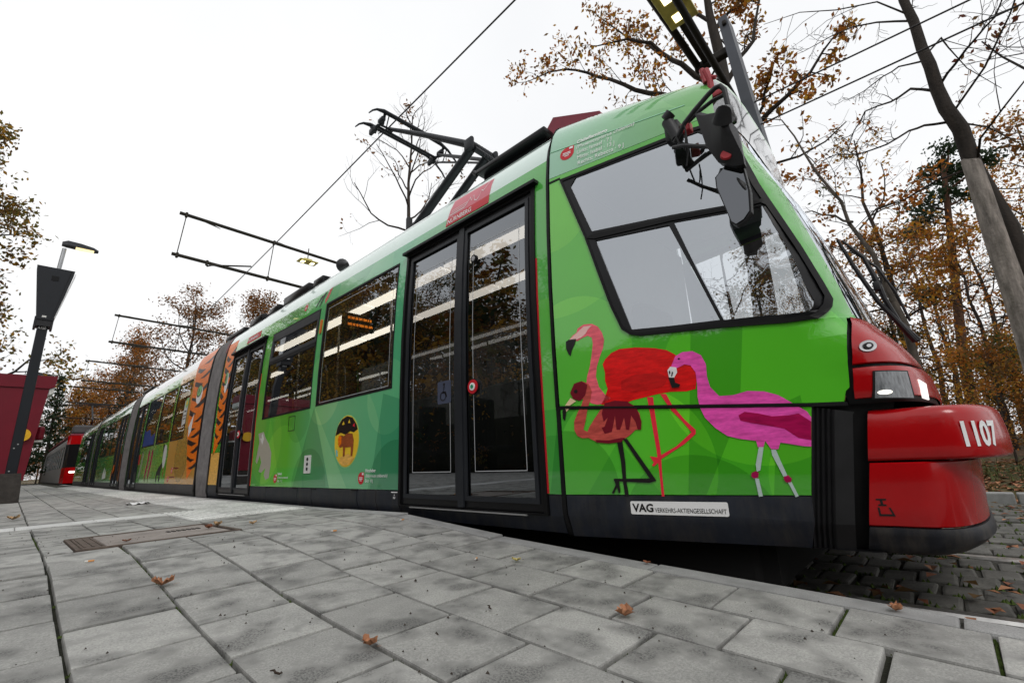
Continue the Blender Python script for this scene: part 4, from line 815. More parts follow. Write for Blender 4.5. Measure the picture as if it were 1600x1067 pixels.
lettering('caption', [('Seekuh', 5.81, .605, .026, .12, .02, 0, 0), ('(Trichechus manatus)', 5.81, .565, .024, .3, 0, .15, 0), ('Edda · 11 J', 5.81, .526, .024, .14, 0, 0, 0)], body, MATS['white_print'], tram, .005)
lettering('lift_mark', [('A', 3.355, .425, .014, None, .02, 0, 0), ('FW', 3.365, .402, .016, None, .02, 0, 0)], body, MATS['white_print'], tram, .005); panel('lift_line', rect(3.31, 3.40, .450, .457), body, MATS['white_print'], tram, off=.002, thick=.002)
# city sign over the door
sg = panel('city_sign', [(2.755, 2.60), (2.236, 2.60), (2.225, 2.835), (2.715, 2.86)], body, mat('sign_pink', (.62, .16, .2), .35, var=.05), tram, off=.003, thick=.003, zs=ZS)
panel('sign_band', [(2.757, 2.598), (2.236, 2.598), (2.234, 2.672), (2.745, 2.672)], body, MATS['sticker_red'], sg, off=.0045, thick=.002, zs=ZS)
lettering('sign_text', [('NÜRNBERG', 2.735, 2.615, .042, .30, .012, 0, 0)], body, MATS['white_print'], sg, .0062)
pt = [(2.72, .0), (2.62, .0), (2.53, .0), (2.50, .035), (2.475, .075), (2.45, .03), (2.43, .075), (2.41, .015), (2.38, .0), (2.36, .02), (2.34, .08), (2.315, .06), (2.29, .09), (2.26, .13)]
V, F = [], []
for (a, h), (c, h2) in zip(pt, pt[1:]):
    k = len(V); V += [body(a, 2.692 + h, .0065), body(c, 2.692 + h2, .0065), body(c, 2.700 + h2, .0065), body(a, 2.700 + h, .0065)]; F.append((k, k + 1, k + 2, k + 3))
for q in (2.715, 2.735): k = len(V); V += [body(2.7, q, .0065), body(2.5, q, .0065), body(2.5, q + .004, .0065), body(2.7, q + .004, .0065)]; F.append((k, k + 1, k + 2, k + 3))
from_arrays('castle_outline', V, F, MATS['white_print'], sg)
s2 = panel('city_sign', [(7.66, 2.56), (7.08, 2.56), (7.08, 2.66), (7.62, 2.66)], body, MATS['sticker_red'], tram, off=.003, thick=.003); lettering('sign_text', [('NÜRNBERG', 7.6, 2.585, .045, .42, .01, 0, 0)], body, MATS['white_print'], s2, .005)
# round picture of the red-brown boar, manatee, hatches
cy, cz_ = 4.19, .905; Rr = .235
def pp(*P): return [(cy + a * Rr, cz_ + b_ * Rr * 1.02) for a, b_ in P]
decal('boar_picture', [('eyegreen', 0, ell(cy, cz_, Rr * 1.05, Rr * 1.07, 30)), ('yellow', 1, ell(cy, cz_, Rr, Rr * 1.02, 30)), ('night', 2, pp((.95, .25), (.8, .6), (.45, .88), (0, .98), (-.45, .88), (-.78, .6), (-.9, .4), (-.6, .3), (-.3, .36), (.1, .25), (.5, .35))),
  ('brown', 3, pp((.62, .1), (.5, .25), (.2, .2), (-.1, .3), (-.5, .25), (-.62, .0), (-.6, -.35), (-.55, -.6), (-.42, -.6), (-.4, -.25), (.05, -.25), (.08, -.6), (.22, -.6), (.25, -.2), (.5, -.25), (.68, -.1))),
  ('orange', 4, pp((.7, .1), (.6, .25), (.4, .2), (.4, -.1), (.6, -.2))), ('straw', 3, pp((-.7, -.68), (-.2, -.5), (.4, -.6), (.55, -.8), (.2, -.95), (-.3, -.92))), ('sky', 3, pp((.85, -.3), (.7, -.35), (.65, -.6), (.8, -.55))), ('yellow', 3, pp((.4, .65), (.3, .8), (.2, .66))), ('yellow', 3, pp((-.1, .7), (-.2, .84), (-.28, .68))), ('rose', 3, pp((-.5, .55), (-.62, .66), (-.66, .5)))], body, tram)
mn = BODY['manatee']; decal('manatee_picture', [('greyp', 0, mn), ('lightgrey', 1, [(6.50, 1.06), (6.42, 1.12), (6.36, 1.05), (6.40, .98)]), ('greyp', 2, ell(6.46, 1.075, .02, .02, 8))], body, tram)
panel('fuel_flap', rrect(5.43, 5.615, 1.09, 1.26, .012), body, MATS['rubber'], tram, holes=[rrect(5.437, 5.608, 1.097, 1.253, .01)], off=.0015, thick=.002)
sb = panel('switch_plate', rrect(4.945, 5.10, .615, .80, .01), body, MATS['lightgrey'], tram, off=.006, thick=.006)
for zc in (.66, .71, .76): panel('switch', ell(5.02, zc, .022, .017, 12), body, MATS['rubber'], sb, off=.009, thick=.003)
panel('marker_lamp', rrect(4.955, 4.995, 2.14, 2.31, .018), body, mat('amber_lens', (.55, .13, .01), .3, var=.1), tram, off=.012, thick=.012, zs=ZS)
decal('painted_bird_legs', [('black', 0, [(5.12, 2.63), (5.02, 2.65), (5.2, 2.52), (5.22, 2.53)]), ('black', 1, [(5.03, 2.65), (4.97, 2.66), (5.1, 2.50), (5.12, 2.51)]), ('salmon', 0, [(4.90, 2.67), (4.83, 2.68), (4.90, 2.56), (4.96, 2.5), (4.98, 2.56)])], body, tram)
# tiger face over the first joint
def tiger(name, y0, y1, z0, z1, taper, side):
    it = [('orange', 0, [(y0, z0 + .28), (y0, z1), (y0 + (y1 - y0), z1), (y0 + (y1 - y0) * .85, 1.6), (y0 + (y1 - y0) * taper, z0)])]
    rr = random.Random(4)
    n = 15
    for i in range(n):
        z = z0 + .22 + (z1 - z0 - .3) * i / n; L_ = (y1 - y0) * (.42 + .2 * rr.random()); th = .05 + .045 * rr.random()
        if i % 2 == 0: P = [(y0, z), (y0 + L_ * .5, z - .05), (y0 + L_, z - .03), (y0 + L_ * .5, z - .05 + th), (y0, z + th * 1.2)]
        else:
            e = y0 + (y1 - y0) * (taper + (.85 - taper) * min(1, (z - z0) / (1.6 - z0))); P = [(e, z), (e - L_ * .5, z - .06), (e - L_, z - .02), (e - L_ * .5, z - .06 + th), (e, z + th)]
        it.append(('black', 1, P))
    ye = y0 + (y1 - y0) * .42
    it += [('white', 2, ell(ye - .04, 2.05, .2 * side, .17, 18)), ('eyegreen', 3, ell(ye, 2.13, .17 * side, .12, 18)), ('black', 4, ell(ye, 2.13, .17 * side, .12, 18), [ell(ye, 2.13, .145 * side, .098, 18)]), ('black', 4, ell(ye + .02, 2.13, .03, .05, 10))]
    it += [('white', 2, [(y0 + .5 * (y1 - y0), 1.72), (y0 + .75 * (y1 - y0), 1.5), (y0 + .68 * (y1 - y0), 1.3), (y0 + .55 * (y1 - y0), 1.4)])] if side > .9 else []
    decal(name, it, body, tram)
tiger('tiger_face', 9.50, 10.58, .55, 2.9, .45, 1.); tiger('tiger_face', 8.17, 8.63, .9, 2.75, .8, .4)
decal('straw_print', [('straw', 0, rect(8.17, 8.63, .475, .95))], body, tram)
# pictures along the second car
for (y, c, nm) in ((14.45, 'greyp', 'penguin_picture'), (13.7, 'magenta', 'bird_picture'), (13.35, 'magenta', 'bird_picture')):
    decal(nm, [(c, 0, [(y + .05, 1.15), (y - .05, 1.22), (y - .1, 1.1), (y - .06, .9), (y + .08, .62), (y + .2, .55), (y + .18, .7), (y + .06, .95)]), ('black', 1, rect(y + .08, y + .11, .48, .62)), ('black', 1, ell(y - .03, 1.17, .02, .02, 8))], body, tram)
decal('zebra_picture', [('black', 0, [(12.25, 1.25), (12.12, 1.28), (12.05, 1.1), (12.15, .9), (12.45, .8), (12.62, .7), (12.6, .5), (12.52, .5), (12.48, .64), (12.35, .64), (12.3, .5), (12.22, .5), (12.2, .7), (12.12, .85)])], body, tram)
decal('white_animal_picture', [('lightgrey', 1, ell(12.0, 1.02, .16, .24, 18)), ('brown', 0, rect(11.92, 11.98, .6, .86))], body, tram)
decal('red_label', [('sticker_red', 0, rect(14.72, 14.9, .9, 1.15))], body, tram)
for yy, zz_ in ((11.2, .72), (11.45, .56)):
    badge(body, yy, zz_, .06); decal('caption', [('maroon', 0, rect(yy - .52, yy - .1, zz_ + .03 - k * .05, zz_ + .05 - k * .05)) for k in range(1)], body, tram)
decal('blue_window_print', [('navy', 0, [(14.7, 1.33), (13.4, 1.33), (13.45, 1.6), (13.8, 1.52), (14.1, 1.72), (14.5, 1.68), (14.7, 1.75)])], lambda s, z, o=0: body(s, z, o - .006), tram)
decal('window_notice', [('lightgrey', 0, [(10.66, 1.6), (10.95, 1.55), (10.95, 2.05), (10.66, 2.1)]), ('eyegreen', 1, ell(10.78, 2.0, .12, .1, 14)), ('yellow', 2, ell(10.78, 2.0, .06, .05, 10)), ('black_print', 1, rect(10.7, 10.9, 1.74, 1.76)), ('black_print', 1, rect(10.7, 10.9, 1.68, 1.70)), ('black_print', 1, rect(10.72, 10.88, 1.82, 1.85))], lambda s, z, o=0: body(s, z, o - .006), tram)
decal('fox_picture', [('orange', 0, [(19.2, .9), (18.9, 1.0), (18.8, .85), (19.1, .7), (19.2, .55), (19.4, .55), (19.3, .8)])], body, tram)
decal('monkey_picture', [('brown', 0, [(17.84, 1.25), (17.72, 1.28), (17.7, .9), (17.7, .5), (17.82, .5), (17.84, .9)])], body, tram)
decal('pale_animal_picture', [('lightgrey', 0, [(21.3, .7), (21, .95), (20.8, .7), (20.6, .9), (20.5, .6), (21.3, .55)])], body, tram)
# ---- wipers and hoses at the windscreen foot
b = MB(); W1 = [(2.86, .23, 1.74), (2.88, .19, 1.577), (2.88, .13, 1.37), (2.9, .085, 1.272), (2.94, .03, 1.15)]; W2 = [(2.9, .225, 1.72), (2.9, .155, 1.6), (2.9, .125, 1.45), (2.9, .115, 1.36), (2.92, .085, 1.232), (2.95, .03, 1.13)]
b.tube(W1, [.007, .01, .011, .012, .014]); b.tube([(p[0], p[1] - .012, p[2] + .02) for p in W2], [.006, .01, .013, .012, .013, .014]); b.box((2.9, .12, 1.45), (.05, .03, .05), bev=.008); b.tube([(2.9, .19, 1.68), (2.9, .1, 1.55), (2.9, .055, 1.4), (2.93, .03, 1.25)], .006)
b.tube([(2.9, .145, 1.475), (2.9, .12, 1.50), (2.9, .095, 1.49), (2.9, .10, 1.46)], .004)
b.build('wiper', MATS['plastic_black'], tram, 40)
# ---- mirror group
mr_ = empty_part = None
br = MB(); br.tube([(2.235, .80, 2.47), (2.235, .76, 2.335)], .034, 14); br.box((2.26, .785, 2.40), (.07, .085, .12), bev=.015); br.tube([(2.22, .77, 2.50), (2.22, .805, 2.475)], .03, 12)
mirror_bracket = br.build('mirror_bracket', MATS['plastic_black'], tram, 40)
MB().box((2.27, .715, 2.395), (.05, .05, .06), bev=.008).build('red_mount', mat('mount_red', (.42, .03, .04), .4), mirror_bracket)
b = MB(); b.tube([(2.22, .775, 2.31), (2.2, .70, 2.38), (2.2, .641, 2.423), (2.2, .56, 2.472), (2.2, .525, 2.487), (2.2, .50, 2.483), (2.2, .483, 2.45), (2.2, .481, 2.36), (2.2, .468, 2.24)], .013, 10)
b.tube([(2.23, .69, 2.40), (2.25, .63, 2.445), (2.25, .56, 2.462), (2.25, .495, 2.46)], .011, 10); b.tube([(2.19, .775, 2.265), (2.15, .70, 2.215), (2.14, .63, 2.165), (2.12, .58, 2.125)], .011, 8); b.build('mirror_arm', MATS['plastic_black'], mirror_bracket, 40)
b = MB(); b.tube([(2.2, .755, 2.33), (2.18, .735, 2.24), (2.18, .715, 2.21), (2.18, .705, 2.25), (2.19, .70, 2.31)], .005, 6); b.tube([(2.19, .70, 2.36), (2.18, .695, 2.26), (2.17, .70, 2.17), (2.17, .715, 2.11)], .004, 6); b.build('cable', MATS['rubber'], mirror_bracket, 40)
# main housing: pyramid-like shell seen from behind
rim = [(.612, 2.322), (.585, 2.318), (.498, 2.222), (.438, 2.121), (.437, 1.945), (.478, 1.953), (.545, 2.009), (.585, 2.116)]
b = MB(); nn = len(rim); V = [(2.10, y, z) for y, z in rim] + [(2.085, .50 + (y - .52) * .8, 2.12 + (z - 2.12) * .8) for y, z in rim] + [(2.16, .52 + (y - .52) * .92, 2.13 + (z - 2.13) * .94) for y, z in rim]
V += [(2.02, .475 + (y - .52) * .28, 2.155 + (z - 2.13) * .3) for y, z in rim]
b.add(V, [(i, (i + 1) % nn, nn + (i + 1) % nn, nn + i) for i in range(nn)] + [(nn + i, nn + (i + 1) % nn, 3 * nn + (i + 1) % nn, 3 * nn + i) for i in range(nn)] + [tuple(3 * nn + i for i in range(nn))] + [(i, 2 * nn + i, 2 * nn + (i + 1) % nn, (i + 1) % nn) for i in range(nn)] + [tuple(2 * nn + i for i in reversed(range(nn)))])
b.tube([(2.03, .475, 2.16), (1.995, .458, 2.18), (2.05, .455, 2.215), (2.13, .462, 2.235), (2.2, .468, 2.26)], [.05, .034, .026, .02, .018], 12)
mh = b.build('mirror', MATS['plastic_black'], tram, 30)
MB().disc((2.085, .50, 2.018), (-1, -.25, .1), .028, .010, 18, r2=.024).build('reflector', mat('reflector_red', (.45, .03, .04), .35), mh, 40)
b = MB(); b.tube([(2.075, .475, 2.09), (2.07, .485, 2.06), (2.075, .478, 2.035), (2.08, .47, 2.02)], .006, 6); b.build('clip', MATS['rubber'], mh, 40)
g = [(.533, 2.006), (.584, 1.969), (.587, 1.912), (.565, 1.802), (.547, 1.707), (.528, 1.685), (.49, 1.696), (.457, 1.728), (.446, 1.829), (.453, 1.958), (.48, 2.0)]
cgy = sum(p[0] for p in g) / len(g); cgz = sum(p[1] for p in g) / len(g)
b = MB(); b.prism(g, 'X', 2.15, 2.185); b.tube([(2.165, .497, 1.99), (2.16, .48, 1.93), (2.15, .462, 1.86)], .012, 8); b.tube([(2.165, .515, 2.0), (2.16, .505, 1.96), (2.14, .47, 1.87), (2.15, .46, 1.84)], .008, 8)
lm = b.build('lower_mirror', MATS['plastic_black'], tram, 30)
mg = bpy.data.materials.new('mirror_glass'); mg.use_nodes = True; q = mg.node_tree.nodes['Principled BSDF']; q.inputs['Metallic'].default_value = 1; q.inputs['Roughness'].default_value = .03; q.inputs['Base Color'].default_value = (.13, .135, .145, 1); MATS['mirror_glass'] = mg
MB().prism([(cgy + (y - cgy) * .9, cgz + (z - cgz) * .95) for y, z in g], 'X', 2.143, 2.149).build('mirror_glass', mg, lm)
# ---- roof gear on the front car
def roofthing(name, f, mt): b = MB(); f(b); return b.build(name, mt, tram, 35)
roofthing('roof_box', lambda b: b.prism([(1.38, 3.02), (1.9, 3.02), (1.9, 3.25), (1.82, 3.33), (1.40, 3.13)], 'X', 2.58, 3.9), MATS['maroon_paint'])
roofthing('roof_tray', lambda b: (b.box((2.47, 2.18, 3.12), (.12, .78, .045), bev=.01), b.box((2.5, 2.18, 3.06), (.05, .7, .1)), b.tube([(2.42, 2.56, 3.10), (2.42, 2.6, 3.14)], .02, 8)), MATS['black_paint'])
roofthing('horn', lambda b: b.tube([(2.62, 5.30, 3.22), (2.62, 5.36, 3.24), (2.62, 5.42, 3.25)], [.03, .05, .095], 14), MATS['plastic_black'])
roofthing('aerial_post', lambda b: (b.box((2.66, 3.95, 3.2), (.07, .06, .32), bev=.025)), MATS['plastic_black'])
for (ya, yb, h) in ((5.75, 6.05, .10), (6.2, 7.1, .13), (7.3, 7.7, .1), (8.0, 8.6, .12)): roofthing('roof_module', lambda b: (b.box((2.68, (ya + yb) / 2, 3.1 + h / 2), (.35, yb - ya, h), bev=.02), b.tube([(2.55, ya, 3.16), (2.55, yb, 3.18)], .018, 6)), MATS['black_paint'])
for (ya, yb) in ((10, 11.2), (12.6, 13), (15, 16.3), (18, 19), (20.5, 21.5), (26, 28)): roofthing('roof_module', lambda b: b.box((2.85, (ya + yb) / 2, 3.12), (.5, yb - ya, .14), bev=.03), MATS['black_paint'])
def _pipe(b): b.tube([(2.52, .625, 2.66), (2.5, .615, 2.80), (2.5, .63, 2.88)], [.022, .018, .022], 10); b.box((2.50, .60, 2.68), (.05, .09, .035), bev=.008); b.tube([(2.5, .58, 2.80), (2.5, .66, 2.85)], .012, 8); b.tube([(2.5, .64, 2.80), (2.5, .65, 2.9)], .016, 8)
roofthing('signal_pipe', _pipe, mat('pipe_red', (.35, .04, .05), .45))
# ---- pantograph
pan = MB(); pan.box((3.3, 4.9, 3.12), (.9, 1.4, .06), bev=.01); pan.tube([(2.9, 4.95, 3.13), (3.7, 4.95, 3.13)], .045, 8); pan.tube([(2.95, 5.5, 3.1), (3.65, 5.5, 3.1)], .04, 8)
pano = pan.build('pantograph', MATS['pan_black'], tram, 40)
b = MB(); b.tube([(3.0, 5.05, 3.12), (3.01, 4.1, 3.63), (3.02, 3.28, 4.07)], [.052, .056, .05], 10); b.build('lower_arm', MATS['pan_black'], pano, 40)
b = MB(); b.tube([(3.24, 5.0, 3.12), (3.24, 4.1, 3.6), (3.24, 3.28, 4.05)], [.05, .054, .048], 10); b.build('lower_arm', MATS['pan_black'], pano, 40)
b = MB(); b.tube([(2.97, 3.27, 4.11), (3.36, 3.27, 4.11)], .05, 12); b.tube([(3.0, 3.20, 4.02), (3.34, 3.20, 4.0)], .03, 8)
for q in range(5): b.tube([(3.06 + q * .045, 3.24, 4.14), (3.13 + q * .045, 3.17, 3.97)], .011, 6)
for x in (2.96, 3.34): b.box((x, 3.25, 4.08), (.05, .14, .16), bev=.03)
b.tube([(3.3, 3.19, 3.98), (3.3, 3.17, 3.85), (3.32, 3.2, 3.78)], .009, 6); b.build('knee_joint', MATS['pan_black'], pano, 40)
b = MB(); b.tube([(3.0, 3.29, 4.12), (2.94, 4.0, 4.62), (2.87, 4.74, 5.11)], [.045, .036, .026], 10); b.build('upper_arm', MATS['pan_black'], pano, 40)
b = MB(); b.tube([(3.33, 3.26, 4.06), (3.5, 3.95, 4.56), (3.68, 4.74, 5.12)], [.022, .026, .022], 8); b.build('guide_rod', MATS['pan_black'], pano, 40)
b = MB(); b.tube([(3.32, 3.2, 3.99), (3.52, 4.0, 4.52), (3.72, 4.86, 5.07)], .014, 6); b.build('guide_rod', MATS['pan_black'], pano, 40)
def strip_(y):
    P = [(2.47, y, 5.05), (2.52, y, 5.12), (2.58, y, 5.17), (2.68, y, 5.2), (3.3, y, 5.21), (3.62, y, 5.2), (3.76, y, 5.16), (3.92, y, 5.04), (4.04, y, 4.88)]
    b = MB(); b.tube(P, [.008, .012, .016, .028, .032, .028, .018, .013, .009], 8); b.build('contact_strip', MATS['pan_black'], pano, 40)
strip_(4.60); strip_(4.95)
b = MB()
for x in (2.70, 3.68):
    b.tube([(x, 4.60, 5.18), (x + .03, 4.70, 5.09), (x, 4.78, 5.10), (x + .02, 4.88, 5.06), (x, 4.95, 5.17)], .02, 8); b.box((x, 4.9, 5.09), (.05, .16, .09), bev=.02); b.box((x, 4.68, 5.12), (.06, .12, .06), bev=.015); b.tube([(x + .06, 4.6, 5.17), (x + .1, 4.74, 5.06), (x + .06, 4.86, 5.05)], .008, 6)
b.tube([(2.70, 4.80, 5.10), (3.68, 4.80, 5.10)], .018, 8); b.tube([(2.72, 4.76, 5.11), (2.9, 4.75, 5.12)], .016, 6); b.box((2.88, 4.75, 5.11), (.07, .07, .05), bev=.015); b.build('head_frame', MATS['pan_black'], pano, 40)
# ---- seated passenger behind the door glass
per = empty('person', (3.2, 2.05, .35)); tag(per, 'person with glasses in dark clothes sitting inside the tram behind the door', 'person')
def skinned(name, pts, edges, rad, mt, root=0, parent=None, sub=2):
    me = bpy.data.meshes.new(name); me.from_pydata(pts, edges, []); o = bpy.data.objects.new(name, me); col.objects.link(o)
    md = o.modifiers.new('skin', 'SKIN'); o.modifiers.new('sub', 'SUBSURF').levels = sub; o.modifiers['sub'].render_levels = sub
    sv = me.skin_vertices[0].data
    for i, r_ in enumerate(rad): sv[i].radius = (r_, r_); sv[i].use_root = (i == root)
    dg = bpy.context.evaluated_depsgraph_get(); m2 = bpy.data.meshes.new_from_object(o.evaluated_get(dg)); bpy.data.objects.remove(o); m2.name = name
    m2.materials.clear(); m2.materials.append(mt); o = bpy.data.objects.new(name, m2); col.objects.link(o); m2.polygons.foreach_set('use_smooth', np.ones(len(m2.polygons), dtype=bool)); return adopt(o, parent)
px, py, pz = 3.2, 2.05, .35
def q(x, y, z): return (px + x, py + y, pz + z)
pts = [q(0, 0, .48), q(0, 0, .72), q(0, .0, .96), q(0, 0, 1.06), q(0, 0, 1.13), q(-.18, 0, .95), q(-.23, .02, .70), q(-.20, .2, .58), q(.18, 0, .95), q(.24, .02, .7), q(.16, .2, .58), q(-.1, .0, .45), q(-.11, .40, .47), q(-.11, .42, .06), q(.1, 0, .45), q(.11, .40, .47), q(.11, .42, .06), q(-.11, .52, .04), q(.11, .52, .04)]
ed = [(0, 1), (1, 2), (2, 3), (3, 4), (2, 5), (5, 6), (6, 7), (2, 8), (8, 9), (9, 10), (0, 11), (11, 12), (12, 13), (0, 14), (14, 15), (15, 16), (13, 17), (16, 18)]
skinned('clothed_body', pts, ed, [.15, .14, .13, .055, .05, .065, .05, .036, .065, .05, .036, .09, .065, .05, .09, .065, .05, .045, .045], mat('coat_dark', (.02, .018, .02), .9, var=.2), 0, per)
skin_m = mat('skin', (.45, .26, .18), .55, var=.08)
b = MB(); b.ball(q(0, .01, 1.24), (.072, .09, .115), seg=16, rings=12); b.ball(q(0, .10, 1.23), (.012, .02, .02)); b.ball(q(-.075, .0, 1.23), (.012, .02, .03)); b.ball(q(.075, .0, 1.23), (.012, .02, .03)); b.ball(q(0, .085, 1.185), (.025, .012, .008))
for s in (-1, 1): b.ball(q(s * .03, .088, 1.26), (.012, .008, .008), 1)
head = b.build('head', [skin_m, MATS['black']], per, 60)
b = MB(); b.ball(q(0, -.015, 1.275), (.082, .095, .10), seg=16, rings=10); b.build('hair', mat('hair_grey', (.16, .11, .06), .7, var=.3, scale=40), per, 60)
b = MB()
for s in (-1, 1): b.tube([q(s * .032 + .024 * math.cos(a), .102, 1.26 + .02 * math.sin(a)) for a in np.linspace(0, 6.3, 13)], .003, 5)
b.tube([q(-.01, .105, 1.262), q(.01, .105, 1.262)], .003, 5); b.build('glasses', MATS['black'], per)
for s, wx in ((-1, -.19), (1, .15)):
    P = [q(wx, .2, .58), q(wx * .8, .27, .56)]; E = [(0, 1)]; rd = [.032, .034]
    for i, (dx, ln) in enumerate(((-.03, .075), (-.01, .085), (.01, .08), (.03, .065))):
        k = len(P); P += [q(wx * .8 + dx, .29, .56), q(wx * .8 + dx, .29 + ln * .6, .545), q(wx * .8 + dx, .29 + ln, .52)]; E += [(1, k), (k, k + 1), (k + 1, k + 2)]; rd += [.010, .009, .008]
    k = len(P); P += [q(wx * .8 - s * .045, .25, .555), q(wx * .8 - s * .055, .29, .54)]; E += [(0, k), (k, k + 1)]; rd += [.011, .009]
    skinned('hand', P, E, rd, skin_m, 0, per, 1)
# ================================================================ RED TRAM BEHIND
rt = empty('tram', (3.05, 48, 0)); tag(rt, 'distant red and grey tram standing behind the green tram', 'tram')
def rfn(s, z, o=0.): return (1.93 + lean(z) - o, s, z)
panel('body_side', rect(37.2, 60, .35, 2.98), rfn, mat('pale_grey_paint', (.20, .20, .20), .4), rt, holes=[rect(y, y + 1.5, 1.2, 2.45) for y in np.arange(38.3, 58.5, 1.75)], thick=.05, zs=ZS)
for y in np.arange(38.3, 58.5, 1.75): panel('side_window', rect(y, y + 1.5, 1.2, 2.45), rfn, MATS['side_glass'], rt, off=-.02, thick=0, zs=ZS)
MB().box((3.05, 48.6, 3.05), (2.0, 22.8, .14), bev=.05).build('roof', MATS['maroon_paint'], rt); MB().box((3.05, 48.6, .25), (2.1, 22.8, .2)).build('skirt', MATS['skirt'], rt); MB().box((3.05, 48.6, 1.7), (1.6, 22.6, 2.4)).build('interior', MATS['inner_dark'], rt)
b = MB(); pr_ = [(1.93, .35), (1.93, 1.15), (4.17, 1.15), (4.17, .35)]
def fr_(z): return 36.1 + max(0, z - 1.1) * .35
def slab(z0, z1, name, mt, inset=0):
    V = []
    for z in (z0, z1):
        V += [(1.93 + inset, 37.2, z), (2.05 + inset, fr_(z) + .35, z), (2.5, fr_(z), z), (3.6, fr_(z), z), (4.05 - inset, fr_(z) + .35, z), (4.17 - inset, 37.2, z)]
    from_arrays(name, V, [(i, i + 1, 7 + i, 6 + i) for i in range(5)] + [tuple(range(6)), tuple(range(6, 12))], mt, rt)
slab(.35, 1.2, 'nose', MATS['tram_red']); slab(1.2, 2.5, 'windscreen', MATS['black_paint'], .02); slab(2.5, 3.0, 'hood', MATS['tram_red'], .05)
for x in (2.35, 3.75): MB().box((x, 36.1, .95), (.3, .05, .1), bev=.02).build('headlight', mat('bulb3', (.9, .9, .8), .3, var=0, emit=(1, .95, .85), es=3), rt)
b = MB(); b.tube([(3.05, 40.5, 3.15), (3.05, 39.2, 4.1), (3.05, 41, 5.2)], .05, 6); b.tube([(2.2, 41, 5.25), (3.9, 41, 5.25)], .04, 6); b.build('pantograph', MATS['pan_black'], rt)
MB().box((2.6, 38.2, 3.4), (.9, 1.2, .5), bev=.1).build('roof_box', MATS['skirt_grey'], rt)

# ================================================================ PLATFORM FURNITURE
mat('pole_dark', (.006, .008, .012), .4, var=.15, scale=4); mat('galv', (.38, .39, .40), .45, .7, var=.15); mat('grey_panel', (.010, .012, .016), .45, var=.12)
mat('rough_concrete', (.045, .04, .036), .9, var=.35, scale=9, bump=.6, bscale=40)
lamp_on = mat('lamp_on', (.9, .85, .7), .4, var=0, emit=(1, .78, .36), es=1.5)
def wedge_lamp(label, y, loc):
    x0, z0 = loc
    t = empty('lamp_post', (x0, y, z0)); tag(t, label, 'lamp post', 'lamp posts with wedge-shaped boxes along the platform')
    b = MB(); V = []
    for z, h in ((z0, .17), (z0 + .3, .155), (z0 + .51, .13)): V += [(x0 - h, y - h, z), (x0 + h, y - h, z), (x0 + h, y + h, z), (x0 - h, y + h, z)]
    b.add(V, [(0, 1, 5, 4), (1, 2, 6, 5), (2, 3, 7, 6), (3, 0, 4, 7), (4, 5, 9, 8), (5, 6, 10, 9), (6, 7, 11, 10), (7, 4, 8, 11), (8, 9, 10, 11)]); b.build('concrete_base', MATS['rough_concrete'], t)
    MB().box((x0, y, z0 + 1.75), (.15, .15, 3.2), bev=.008).build('pole', MATS['pole_dark'], t)
    b = MB()
    for k, zz in enumerate((.95, 1.02, .55)): b.disc((x0 - .03 + .04 * (k % 2), y - .075, z0 + zz), (0, -1, 0), .012, .008, 8)
    b.build('bolt', MATS['galv'], t)
    zb, zt = z0 + 3.22, z0 + 4.43
    bx_ = MB(); bx_.prism([(x0 - .105, zb + .14), (x0 + .115, zb + .14), (x0 + .29, zt), (x0 - .25, zt)], 'Y', y - .17, y + .17); box = bx_.build('wedge_box', MATS['grey_panel'], t)
    b = MB(); b.box((x0 - .115, y, zb + .09), (.035, .28, .22), bev=.006); b.box((x0 + .115, y, zb + .09), (.035, .28, .22), bev=.006); b.box((x0, y, zb + .1), (.2, .3, .16)); b.build('clamp', MATS['plastic_black'], box)
    b = MB(); b.box((x0 + .03, y - .173, zt - .22), (.1, .006, .1)); b.build('grille', MATS['rubber'], box); MB().box((x0 - .01, y - .173, zb + .2), (.06, .006, .035)).build('label_plate', MATS['lightgrey'], box)
    V = [(x0 + .125, y - .15, zb + .2), (x0 + .125, y + .15, zb + .2), (x0 + .30, y + .15, zt - .05), (x0 + .30, y - .15, zt - .05)]; from_arrays('diffuser', V + [(a + .012, b_, c) for a, b_, c in V], [(0, 1, 2, 3), (7, 6, 5, 4), (0, 3, 7, 4), (1, 5, 6, 2), (0, 4, 5, 1), (3, 2, 6, 7)], mat('diffuser', (.8, .8, .8), .4), box)
    from_arrays('edge_line', [(x0 + .085, y - .1725, zb + .16), (x0 + .09, y - .1725, zb + .16), (x0 + .25, y - .1725, zt - .01), (x0 + .24, y - .1725, zt - .01)], [(0, 1, 2, 3)], MATS['rubber'], box)
    MB().tube([(x0 + .05, y, zt - .01), (x0 + .07, y, zt + .5)], .035, 12).build('lamp_stem', MATS['galv'], t, 40)
    h = MB(); V = []
    for k, (u, hw, hh) in enumerate(((-.03, .05, .035), (.05, .09, .055), (.25, .10, .05), (.45, .09, .035), (.53, .05, .018))): V += [(x0 + .05 + u, y - hw, zt + .56), (x0 + .05 + u, y + hw, zt + .56), (x0 + .05 + u, y + hw * .6, zt + .56 + hh * 2), (x0 + .05 + u, y - hw * .6, zt + .56 + hh * 2)]
    h.add(V, [(4 * k + i, 4 * k + (i + 1) % 4, 4 * k + 4 + (i + 1) % 4, 4 * k + 4 + i) for k in range(4) for i in range(4)] + [(3, 2, 1, 0), (16, 17, 18, 19)]); hd = h.build('lamp_head', MATS['grey_panel'], t)
    MB().box((x0 + .37, y, zt + .556), (.28, .13, .014), bev=.004).build('lamp_lens', lamp_on, hd)
    return t
zf = zplat(12.4)
lp = wedge_lamp('dark lamp post with wedge-shaped box on a rough concrete base, left of the paving', 12.4, (0., zf))
